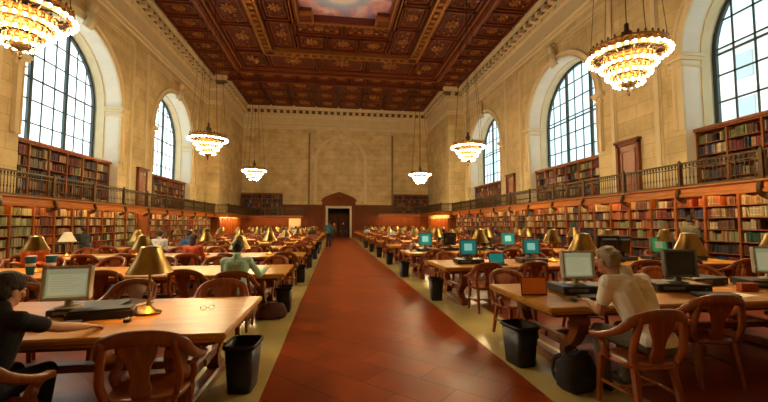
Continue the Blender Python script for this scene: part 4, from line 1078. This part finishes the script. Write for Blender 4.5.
def open_book(x, y, rz, label, z=TZ, w=.2, d=.28):
    r = thing('open_book', label, 'book', (x, y, z), rz)
    for sx in (-1, 1):
        q = MB(); n = 8; top = []; 
        for i in range(n+1):
            t = i/n; top.append((sx*t*w, .012+.028*math.sin(min(1, t*1.6)*PI*.5)*(1-t)**.5))
        for (x0, z0), (x1, z1) in zip(top, top[1:]): q.quad((x0, -d/2, z0), (x1, -d/2, z1), (x1, d/2, z1), (x0, d/2, z0), True); q.quad((x0, -d/2, .004), (x1, -d/2, .004), (x1, -d/2, z1), (x0, -d/2, z0)); q.quad((x0, d/2, .004), (x1, d/2, .004), (x1, d/2, z1), (x0, d/2, z0))
        q.build('page_block', M['paper'], r)
    q = MB(); q.box((0, 0, .003), (2*w+.012, d+.012, .005)); q.build('cover', cloth((.12, .03, .02)), r)
sheet(-2.72, 3.55, R(20), 'white paper beside the person in black, left of the keyboard'); sheet(-2.62, 3.30, R(-30), 'loose white note under the arm of the person in black')
# right front table
desktop(3.0, 4.28, R(-4), 'flat black computer carrying the pale monitor on the front right table', .60, .44, .10)
monitor('doc', 2.95, 4.20, TZ+.10, R(-4), 'grey-framed monitor with a pale lit screen beside the white-haired man', .40, .34)
keyboard(2.98, 3.86, R(-6), 'black keyboard in front of the man in the white shirt'); mouse(2.60, 3.80, 'black mouse near the aisle end of the front right table')
desktop(4.32, 4.26, R(-14), 'flat black computer under the blank dark monitor', .62, .44, .10)
monitor('dark', 4.34, 4.18, TZ+.10, R(-16), 'monitor with a black blank screen on the front right table', .38, .34)
keyboard(4.42, 3.83, R(-14), 'black keyboard before the blank monitor'); sheet(4.75, 3.82, R(10), 'pale sheet of paper beside the blank monitor', .3, .22)
desktop(5.05, 4.62, R(8), 'long black computer lying between the blank monitor and the right edge', .62, .4, .11)
desktop(5.78, 4.30, R(-20), 'flat black computer at the right edge of the picture', .6, .44, .10)
monitor('doc', 5.86, 4.30, TZ+.10, R(-24), 'grey-screened monitor cut by the right edge of the picture', .40, .36)
keyboard(5.62, 3.9, R(-16), 'black keyboard by the monitor at the right edge')
q = MB(); q.box((0, 0, .05), (.22, .08, .10), None, .004); q.box((0, -.0405, .06), (.05, .002, .04))
tag(q.build('card_box', cloth((.30, .06, .015)), loc=(5.15, 4.05, TZ), rz=R(-6)), 'small red-brown card box on the front right table', 'box')
r = thing('desk_sign', 'small orange framed board standing at the aisle end of the front right table', 'sign', (2.36, 4.16, TZ), R(-4))
tl = Matrix.Rotation(R(-9), 3, 'X')
q = MB(); q.box((0, 0, .105), (.315, .012, .21), None, .004); q.v = [tl @ v for v in q.v]; q.build('frame', cloth((.14, .035, .01)), r)
q = MB(); q.quad((-.145, -.0075, .013), (.145, -.0075, .013), (.145, -.0075, .197), (-.145, -.0075, .197)); q.v = [tl @ v for v in q.v]; q.build('board', m_noise('orange_board', (.92, .26, .015), (.95, .30, .02), 6, .6), r)
q = MB(); q.box((0, .06, .07), (.05, .008, .16), Matrix.Rotation(R(28), 3, 'X')); q.build('strut', M['black'], r)
# second and third right tables
def station(kind, x, y, rz, label, lab2, w=.40, h=.34):
    desktop(x+.02, y+.05, rz, lab2, .56, .42, .10); monitor(kind, x, y, TZ+.10, rz, label, w, h)
station('teal', 2.84, 7.62, R(-4), 'teal-lit monitor nearest the aisle on the second right table', 'black computer under the teal monitor nearest the aisle, second right table', .38, .34)
station('teal', 4.27, 7.62, R(-6), 'teal-lit monitor on the second right table, behind the pale front monitor', 'black computer under the farther teal monitor on the second right table', .38, .34)
station('back', 6.05, 7.55, R(160), 'black monitor seen from behind on the second right table, near the man', 'black computer beneath the black-backed monitor by the man', .46, .42)
station('back', 6.55, 7.75, R(190), 'black monitor seen from behind, next to another black back on the second right table', 'black computer beneath the second black-backed monitor', .44, .40)
station('green', 7.52, 7.75, R(-10), 'green-screened monitor on the second right table before the bookcases', 'black computer under the green-screened monitor', .38, .36)
station('back', 8.35, 7.75, R(150), 'black monitor back at the wall end of the second right table', 'black computer at the wall end of the second right table', .44, .36)
station('teal', 2.80, 11.2, R(-2), 'teal-lit monitor at the aisle end of the third right table', 'black computer at the aisle end of the third right table', .42, .40)
station('back', 3.62, 11.35, R(176), 'black monitor seen from behind on the third right table, beside the teal one', 'black computer behind the aisle end of the third right table', .40, .40)
station('teal', 5.50, 11.2, R(-4), 'teal-lit monitor mid-way along the third right table', 'black computer mid-way along the third right table', .44, .40)
station('back', 4.75, 11.35, R(184), 'black monitor back mid-way along the third right table', 'black computer under the black back mid-way along the third right table', .46, .44)
station('back', 7.9, 11.3, R(170), 'black monitor back near the wall on the third right table', 'black computer near the wall on the third right table', .44, .40)
# a laptop open on the near edge of the second right table
r = thing('laptop', 'small laptop with a teal screen on the near edge of the second right table', 'laptop', (3.36, 7.30, TZ), R(-10))
q = MB(); q.box((0, 0, .012), (.32, .23, .02), None, .004); q.build('keyboard_deck', M['black'], r)
tl = Matrix.Rotation(R(-18), 3, 'X')
q = MB(); q.box((0, 0, .11), (.32, .012, .22), None, .004); q.v = [tl @ v + Vector((0, .115, .02)) for v in q.v]; q.build('lid', M['black'], r)
q = MB(); q.quad((-.145, -.0075, .015), (.145, -.0075, .015), (.145, -.0075, .205), (-.145, -.0075, .205)); q.v = [tl @ v + Vector((0, .115, .02)) for v in q.v]; q.build('screen', M['scr_teal'], r)
r = thing('water_bottle', 'pale blue-grey bottle on the third right table beside the teal monitor', 'bottle', (2.35, 11.2, TZ))
q = MB(); q.lathe([(.036, 0), (.04, .01), (.04, .15), (.03, .19), (.014, .21), (.014, .225)], n=14); q.build('body', m_noise('bottle_plastic', (.22, .30, .32), (.3, .4, .42), 8, .2), r)
q = MB(); q.lathe([(.017, .222), (.017, .245)], n=12); q.build('cap', M['paper'], r)
# left tables: cups, papers, books
for i, (x, y, l) in enumerate(((-4.98, 6.92, 'blue and white paper cup, nearer the picture edge of two on the second left table'), (-4.74, 7.02, 'blue and white paper cup, nearer the aisle of two on the second left table'))):
    r = thing('paper_cup', l, 'cup', (x, y, TZ), 0, 'blue cups on the second left table')
    q = MB(); q.lathe([(.05, 0), (.075, .30), (.079, .305), (.071, .305), (.047, .012)], n=18); q.build('cup', cloth((.02, .16, .34)), r)
    q = MB(); q.lathe([(.0635, .14), (.0685, .19)], n=18, cap=False); q.build('band', M['paper'], r)
    q = MB(); q.lathe([(.080, .303), (.080, .309), (.06, .313)], n=18); q.build('lid', M['paper'], r)
open_book(-5.5, 6.95, R(8), 'open book with pale pages near the blue cups'); open_book(-3.95, 10.1, R(-10), 'open book on the third left table'); sheet(-2.1, 9.95, R(5), 'white sheet on the third left table near the aisle', .4, .3)
sheet(-4.35, 6.75, R(15), 'white sheet on the second left table beside the blue cups', .42, .3); sheet(-3.1, 6.7, R(-12), 'white sheet on the second left table near its middle', .3, .22)
open_book(-2.3, 13.9, R(5), 'open book on the fourth left table'); open_book(-6.1, 10.2, R(10), 'open book near the wall end of the third left table'); open_book(-5.2, 13.8, R(0), 'open book mid-way along the fourth left table')
sheet(-5.8, 10.5, R(20), 'white sheet beside the open book on the third left table', .4, .3); sheet(-1.6, 12.95, R(0), 'white newspaper at the aisle end of the fourth left table', .5, .36)
q = MB(); q.box((0, 0, .06), (.16, .05, .12), None, .02)
r = thing('glasses_case', 'dark wire spectacles lying on the front left table by its corner', 'spectacles', (-1.22, 3.88, TZ), R(20))
q = MB()
for sx in (-1, 1): q.tube([(sx*.035+.026*math.cos(2*PI*i/12), 0, .022+.02*math.sin(2*PI*i/12)) for i in range(13)], .002, 5)
q.tube([(-.01, 0, .024), (.01, 0, .024)], .002, 5); q.build('rims', M['black'], r)
for sx in (-1, 1):
    q = MB(); q.tube([(sx*.061, 0, .03), (sx*.062, .09, .028), (sx*.06, .13, .004)], .002, 5); q.build('temple', M['black'], r)

# ================================================================ BINS AND BAGS
def bin_(x, y, rz, label):
    r = thing('waste_bin', label, 'waste bin', (x, y, 0), rz, 'black waste bins along the aisle')
    def ring(w, d, z, n=24, e=.35):
        return [(w*math.copysign(abs(math.cos(a))**e, math.cos(a)), d*math.copysign(abs(math.sin(a))**e, math.sin(a)), z) for a in [2*PI*i/n for i in range(n)]]
    q = MB(); n = 24; rs = [q.add(ring(w, d, z)) for w, d, z in ((.125, .16, 0), (.13, .165, .01), (.165, .205, .49), (.165, .205, .49), (.155, .195, .49), (.12, .155, .02))]
    for a, b in zip(rs, rs[1:]):
        for i in range(n): q.face((a+i, a+(i+1) % n, b+(i+1) % n, b+i), True)
    q.face([rs[0]+i for i in range(n)][::-1]); q.face([rs[-1]+i for i in range(n)])
    q.build('tub', M['bin'], r)
    q = MB(); rs = [q.add(ring(w, d, z)) for w, d, z in ((.166, .206, .46), (.180, .220, .465), (.182, .222, .50), (.172, .212, .505), (.158, .198, .50))]
    for a, b in zip(rs, rs[1:]):
        for i in range(n): q.face((a+i, a+(i+1) % n, b+(i+1) % n, b+i), True)
    q.build('rim', M['bin'], r); r.scale = (.88, .9, .9); return r
b0 = None
for x, y, rz, l in ((2.14, 4.12, R(8), 'black waste bin at the aisle end of the front right table'), (-.87, 3.88, R(-4), 'black waste bin at the aisle end of the front left table')): 
    o = bin_(x, y, rz, l); b0 = b0 or o
for s in (-1, 1):
    for k in range(1, 7):
        x = 2.17 if s > 0 else -.90; dup(b0, (x+rc.uniform(-.03, .03), TROW[s][k]+.6+rc.uniform(-.15, .2), 0), R(rc.uniform(-8, 8)), label='black waste bin at the aisle end of the %s %s table' % (ORD[k], SIDE[s]))
def bag(name, x, y, rz, size, col, label, cat='bag', handles=True, strap=False):
    r = thing(name, label, cat, (x, y, 0), rz); w, d, h = size; q = MB(); n = 24
    for k, (f, g, z) in enumerate(((.8, .8, .0), (1, 1, .10), (1.06, 1.1, .35), (.98, .95, .65), (.86, .6, .9), (.6, .3, 1.0))):
        ring = q.add([(f*w/2*math.copysign(abs(math.cos(a))**.55, math.cos(a))*(1+.04*math.sin(5*a+k)), g*d/2*math.copysign(abs(math.sin(a))**.55, math.sin(a)), z*h*(1+.03*math.sin(3*a))) for a in [2*PI*i/n for i in range(n)]])
        if k:
            for i in range(n): q.face((prev+i, prev+(i+1) % n, ring+(i+1) % n, ring+i), True)
        else: q.face([ring+i for i in range(n)][::-1])
        prev = ring
    q.face([prev+i for i in range(n)]); q.v = [Vector((v.x, v.y, max(0, v.z))) for v in q.v]
    m = cloth(col); q.build('body', m, r)
    q = MB(); q.box((0, -d*.47, h*.32), (w*.62, d*.22, h*.42), None, .03); q.build('front_pocket', m, r)
    if handles:
        for sy in (-1, 1):
            q = MB(); q.tube(smooth_path([(-w*.22, sy*.04, h*.9), (-w*.18, sy*.07, h*1.06), (0, sy*.09, h*1.12), (w*.18, sy*.07, h*1.06), (w*.22, sy*.04, h*.9)], 5), .011, 7); q.build('handle', m, r)
    if strap:
        for sx in (-1, 1):
            q = MB(); q.sweep(smooth_path([(sx*w*.25, d*.4, h*.9), (sx*w*.3, d*.75, h*.7), (sx*w*.3, d*.8, h*.3), (sx*w*.3, d*.5, h*.08)], 5), [(-.02, -.004), (.02, -.004), (.02, .004), (-.02, .004)], up=(1, 0, 0)); q.build('strap', m, r)
    return r
bag('backpack', 2.36, 3.42, R(12), (.36, .24, .34), (.012, .010, .009), 'black backpack on the floor by the seated man in the white shirt', 'bag', True, True)
bag('handbag', -1.02, 6.62, R(15), (.44, .24, .24), (.10, .032, .030), 'plum-brown handbag on the floor behind the person in pale green', 'bag')

# ================================================================ PEOPLE
DG = bpy.context.evaluated_depsgraph_get
def blob(mb, voxel, mats, name, parent, smooth=4):
    me = mb.mesh('tmp', mats); o = bpy.data.objects.new('tmp', me); COL.objects.link(o)
    m = o.modifiers.new('r', 'REMESH'); m.mode = 'VOXEL'; m.voxel_size = voxel; m.use_smooth_shade = True
    m2 = o.modifiers.new('s', 'SMOOTH'); m2.factor = .5; m2.iterations = smooth
    dg = DG(); dg.update(); ev = o.evaluated_get(dg); out = bpy.data.meshes.new_from_object(ev); bpy.data.objects.remove(o); bpy.data.meshes.remove(me)
    out.name = name
    if not out.materials: out.materials.append(mats)
    for p in out.polygons: p.use_smooth = True
    r = bpy.data.objects.new(name, out); COL.objects.link(r); r.parent = parent
    return r
def ik(a, b, l1, l2, pole):
    a, b, pole = Vector(a), Vector(b), Vector(pole); d = b-a; L = min(d.length, (l1+l2)*.995); t = d.normalized()
    x = (l1*l1-l2*l2+L*L)/(2*L); h = math.sqrt(max(0, l1*l1-x*x)); p = (pole-t*pole.dot(t)).normalized()
    return a+t*x+p*h, a+t*L
def hand(mb, wrist, d, n, side, curl=.35, k=1.0):
    """palm with four fingers and a thumb; d: along the forearm, n: out of the back of the hand"""
    d = Vector(d).normalized(); n = (Vector(n)-d*Vector(n).dot(d)).normalized(); l = d.cross(n)*side
    rot = Matrix((l, d, n)).transposed(); w = Vector(wrist)
    mb.ell(w+d*.05*k, (.041*k, .054*k, .017*k), 12, 8, rot)
    for i, (u, L) in enumerate(((-.030, .072), (-.010, .082), (.010, .077), (.029, .06))):
        p = w+d*.088*k+l*u*k; a = 0; dd = d
        for j, f in enumerate((.45, .32, .23)):
            a += curl*(.7+.3*j); dr = d*math.cos(a)-n*math.sin(a)+l*u*2.0; q = p+dr.normalized()*L*f*k; mb.cap(p, q, (.0095-.0012*j)*k, (.0085-.0012*j)*k, 8); p = q
    p = w+d*.03*k-l*.032*k; q = p+(d*.55-l*.7-n*.25).normalized()*.04*k; mb.cap(p, q, .0125*k, .011*k, 8); mb.cap(q, q+(d*.9-l*.2-n*.2).normalized()*.034*k, .0105*k, .008*k, 8)
def head_shape(mb, c, rot, k=1.0):
    def E(p, r): mb.ell(Vector(c)+rot @ (Vector(p)*k), tuple(x*k for x in r), 18, 12, rot)
    E((0, -.012, .025), (.076, .096, .092)); E((0, .022, -.035), (.060, .068, .080)); E((0, .052, -.085), (.034, .036, .030))
    E((0, .083, .018), (.052, .016, .014))
    mb.cap(Vector(c)+rot @ Vector((0, .088, .012))*k, Vector(c)+rot @ Vector((0, .108, -.028))*k, .010*k, .016*k, 10)
    E((0, .084, -.062), (.024, .012, .006)); E((0, .083, -.072), (.021, .011, .006))
    for sx in (-1, 1): E((sx*.042, .070, -.022), (.024, .020, .022)); E((sx*.079, -.008, -.012), (.011, .024, .034))
def figure(label, loc, rz, sh_col, tr_col, hair_col, pose='sit', lean=(0, .1), head=(0, .03, 0), yaw=0, nod=0, hl=(-.2, .42, .835), hr=(.2, .42, .835), sleeve='long', k=1.0, voxel=.012, skin='skin', hair='short', group=None, near=False, shoe=(.02, .015, .012), twist=0):
    r = thing('person', label, 'person', loc, rz, group)
    V = Vector; lx, ly = lean; up = .56 if pose == 'sit' else .93
    pel = V((0, 0, up)); mid = V((lx*.45, ly*.4, up+.22)); ch = V((lx*.85, ly*.8, up+.41)); nk = V((lx, ly, up+.53)); hc = nk+V(head)+V((0, .03, .155))
    tw = Matrix.Rotation(twist, 3, 'Z'); S = {sd: nk+tw @ V((sd*.185, 0, -.055)) for sd in (-1, 1)}
    if pose == 'sit': LEG = {sd: (pel+V((sd*.095, .03, -.02)), V((sd*.13, .46, .53)), V((sd*.13, .40, .10)), V((sd*.14, .56, .045))) for sd in (-1, 1)}
    else: LEG = {sd: (pel+V((sd*.09, 0, -.03)), V((sd*.095, .02, .50)), V((sd*.10, -.02 + .05*sd, .09)), V((sd*.12, .13+.05*sd, .04))) for sd in (-1, 1)}
    T = {-1: V(hl), 1: V(hr)}; ARM = {}
    for sd in (-1, 1):
        e, w = ik(S[sd], T[sd], .29, .26, V((sd*.3, -.5, -.9))); ARM[sd] = (S[sd], e, w)
    def torso(mb, g):
        mb.ell(pel+V((0, -.01, .0)), (.17+g, .125+g, .12+g), 16, 10); mb.cap(pel+V((0, 0, .05)), mid, .13+g, .125+g, 14)
        for sd in (-1, 1): mb.cap(mid+V((sd*.05, 0, -.05)), ch+tw @ V((sd*.075, .0, .0)), .105+g, .115+g, 14); mb.cap(ch+tw @ V((sd*.06, 0, .04)), S[sd], .085+g, .062+g, 12)
        mb.cap(ch, nk+V((0, 0, -.03)), .11+g, .07+g, 12)
    body = MB(); torso(body, -.006); body.cap(nk+V((0, 0, -.06)), hc+V((0, -.02, -.06)), .062, .053, 14)
    rot = Matrix.Rotation(yaw, 3, 'Z') @ Matrix.Rotation(-nod, 3, 'X'); head_shape(body, hc, rot)
    for sd in (-1, 1):
        a, e, w = ARM[sd]; body.cap(a, e, .050, .040, 12); body.cap(e, e+(w-e)*.35, .040, .041, 12); body.cap(e+(w-e)*.35, w, .041, .026, 12)
        nrm = V((0, 0, 1)) if abs((w-e).normalized().z) < .8 else V((sd, .2, 0))
        hand(body, w, (w-e) if pose != 'sit' or not near else (w-e)+V((0, 0, -.0)), nrm, sd if True else 1)
        h, kn, an, ft = LEG[sd]; body.cap(h, kn, .085, .055, 12); body.cap(kn, kn+(an-kn)*.35, .055, .056, 12); body.cap(kn+(an-kn)*.35, an, .056, .036, 12); body.cap(an+V((0, -.03, -.04)), ft, .036, .034, 10)
    b = blob(body, voxel, M[skin], 'body', r)
    sh = MB(); torso(sh, .012)
    for sd in (-1, 1):
        a, e, w = ARM[sd]
        if sleeve == 'short': sh.cap(a, a+(e-a)*.58, .064, .060, 12)
        else: sh.cap(a, e, .064, .050, 12); sh.cap(e, e+(w-e)*.93, .050, .036, 12)
    sh.cap(nk+V((0, -.01, -.06)), nk+V((0, .0, .035)), .075, .064, 14)
    blob(sh, voxel*1.1, cloth(sh_col), 'shirt', r, 3)
    tr = MB(); tr.ell(pel+V((0, -.01, -.02)), (.178, .134, .125), 16, 10)
    for sd in (-1, 1):
        h, kn, an, ft = LEG[sd]; tr.cap(h, kn, .100, .072, 12); tr.cap(kn, an+V((0, 0, -.02)), .072, .058, 12)
    blob(tr, voxel*1.2, cloth(tr_col), 'trousers', r, 3)
    for sd in (-1, 1):
        h, kn, an, ft = LEG[sd]; q = MB(); q.cap(an+V((0, -.045, -.055)), ft+V((0, .0, -.005)), .043, .040, 12); q.cap(an+V((0, -.02, -.05)), an+V((0, -.01, .01)), .046, .042, 12)
        q.v = [V((v.x, v.y, max(.004, v.z))) for v in q.v]; q.build('shoe', cloth(shoe), r)
    hm = MB(); 
    def HE(p, rr): hm.ell(hc+rot @ V(p), rr, 18, 12, rot)
    HE((0, -.022, .040), (.083, .098, .090)); HE((0, -.050, .0), (.077, .068, .085))
    if hair == 'short': HE((0, .035, .085), (.062, .045, .034))
    if hair == 'bushy': HE((0, -.02, .055), (.098, .110, .095)); HE((0, -.055, .0), (.094, .078, .10)); HE((0, .03, .09), (.075, .06, .045))
    if hair == 'long': HE((0, -.06, -.09), (.078, .052, .14)); HE((0, .03, .085), (.066, .05, .036))
    rr_ = random.Random(len(label))
    for i in range(26):
        a = rr_.uniform(0, 2*PI); z = rr_.uniform(-.3, 1); w = math.sqrt(1-z*z)
        p = V((.078*w*math.cos(a), -.026+.088*w*math.sin(a), .035+.085*z))
        if p.y < .03 or p.z > .08: HE(p, (.022, .022, .018))
    blob(hm, .008 if near else .012, m_noise('hair', hair_col, tuple(x*1.8+.01 for x in hair_col), 60, .6, stretch=(1, 1, .3), bump=.4), 'hair', r, 2)
    for sx in (-1, 1):
        q = MB(); p = hc+rot @ V((sx*.031, .0815, -.004)); q.ell(p, (.0115, .0115, .0115), 10, 8); q.build('eye', M['paper'], r)
        q = MB(); q.ell(hc+rot @ V((sx*.031, .0905, -.004)), (.0055, .003, .0055), 8, 6, rot); q.build('pupil', M['black'], r)
    r.scale = (k, k, k)
    return r
figure('person in a black short-sleeved top typing at the front left table', (-2.26, 2.74, .035), R(-4), (.010, .010, .011), (.012, .012, .018), (.018, .010, .006), lean=(.06, .10), head=(0, .03, -.01), yaw=R(-18), nod=R(14),
       hl=(-.15, .52, .855), hr=(.375, .56, .855), sleeve='short', twist=-.28, k=.90, voxel=.0062, hair='bushy', near=True)
figure('grey-haired man in a white short-sleeved shirt leaning to the pale monitor', (2.83, 3.00, -.01), R(6), (.86, .78, .62), (.10, .085, .06), (.24, .19, .11), lean=(-.13, .15), head=(-.10, .06, -.03), yaw=R(8), nod=R(10),
       hl=(-.22, .48, .795), hr=(.26, .50, .795), sleeve='short', k=1.04, voxel=.0066, skin='skin2', near=True)
figure('dark-haired person in a pale green top at the second left table, seen from behind', (-1.50, 6.02, .008), R(4), (.45, .76, .60), (.05, .045, .04), (.02, .010, .006), lean=(0, .10), nod=R(16), hl=(-.15, .48, .865), hr=(.42, .42, .865), k=.97, voxel=.010)
figure('person in an orange-red top at the third left table', (-3.42, 9.48, .008), R(-4), (.55, .10, .03), (.03, .03, .04), (.035, .016, .008), lean=(.02, .12), nod=R(14), k=.98, hair='long')
figure('person in a white shirt and dark cap of hair reading on the left', (-5.75, 12.92, .008), R(0), (.62, .62, .60), (.04, .04, .05), (.02, .02, .03), lean=(.06, .20), nod=R(25))
figure('person in a blue jacket reading beside the person in white on the left', (-4.75, 12.92, .008), R(6), (.06, .12, .24), (.03, .03, .04), (.015, .010, .008), lean=(-.02, .22), nod=R(30))
figure('person in an orange jacket at the far side of the second left table', (-5.85, 8.50, .008), R(176), (.62, .14, .03), (.03, .03, .04), (.03, .015, .008), lean=(.02, .22), nod=R(30))
figure('person in dark clothes standing bent at the left bookcases', (-8.55, 14.2, 0), R(60), (.035, .04, .035), (.02, .02, .02), (.012, .008, .006), pose='stand', lean=(0, .14), hl=(-.2, .40, 1.05), hr=(.2, .40, 1.05), nod=R(20), k=.86)
figure('person in an olive top standing before the right bookcases', (10.0, 9.3, 0), R(-80), (.11, .09, .045), (.03, .03, .03), (.015, .008, .005), pose='stand', lean=(0, .04), hl=(-.18, .36, 1.15), hr=(.16, .30, 1.05), nod=R(12), k=1.06)
figure('person in a teal top and dark trousers walking up the aisle', (-.36, 26.3, 0), R(0), (.05, .12, .11), (.015, .012, .012), (.02, .012, .008), pose='stand', lean=(0, .02), hl=(-.24, .1, .78), hr=(.24, .05, .78), k=1.05)
figure('person in dark clothes standing in the far doorway', (1.05, 42.6, 0), R(180), (.02, .018, .018), (.02, .018, .018), (.02, .012, .008), pose='stand', lean=(0, .02), hl=(-.24, .1, .78), hr=(.24, .05, .78), k=1.05)
figure('person in a brown top standing left of another in the far doorway', (.05, 42.9, 0), R(170), (.16, .07, .035), (.03, .025, .02), (.03, .015, .01), pose='stand', lean=(0, .02), hl=(-.24, .1, .78), hr=(.24, .05, .78), k=1.0)
base = None
for (x, y), c, n, w in ph:
    lab = 'person in a %s top seated with back turned at the %s' % (n, w)
    if base is None: base = figure(lab, (x, y, .008), R(rc.uniform(-8, 8)), c, (.03, .03, .035), (.02, .012, .008), lean=(0, .14), nod=R(20), voxel=.014); base['group'] = 'readers at the far tables'
    else:
        o = dup(base, (x, y, .008), R(rc.uniform(-10, 10)), label=lab)
        for chd in o.children:
            if chd.name.startswith('shirt'): chd.data = chd.data.copy(); chd.data.materials[0] = cloth(c)

# ================================================================ OUTSIDE THE RIGHT-HAND WINDOWS
r = thing('building', 'pale stone building outside the tall windows on the right', 'building', (38, 14, 0))
q = MB(); q.box((3, 0, 9.5), (6, 70, 19)); q.build('wall', M['facade'], r)
q = MB(); q.box((-.3, 0, 18.9), (1.2, 70.6, .5)); q.box((-.15, 0, 14.2), (.7, 70.2, .3)); q.build('cornice', M['facade'], r)
wm = MB(); wm.box((-.03, 0, 1.2), (.16, 1.5, 2.4)); wme = wm.mesh('window', M['facade_glass'])
for z in (6.8, 11.0, 15.3):
    for i in range(13):
        o = bpy.data.objects.new('window', wme); COL.objects.link(o); o.parent = r; o.location = (0, -30+i*5.0, z)
bpy.context.view_layer.update()
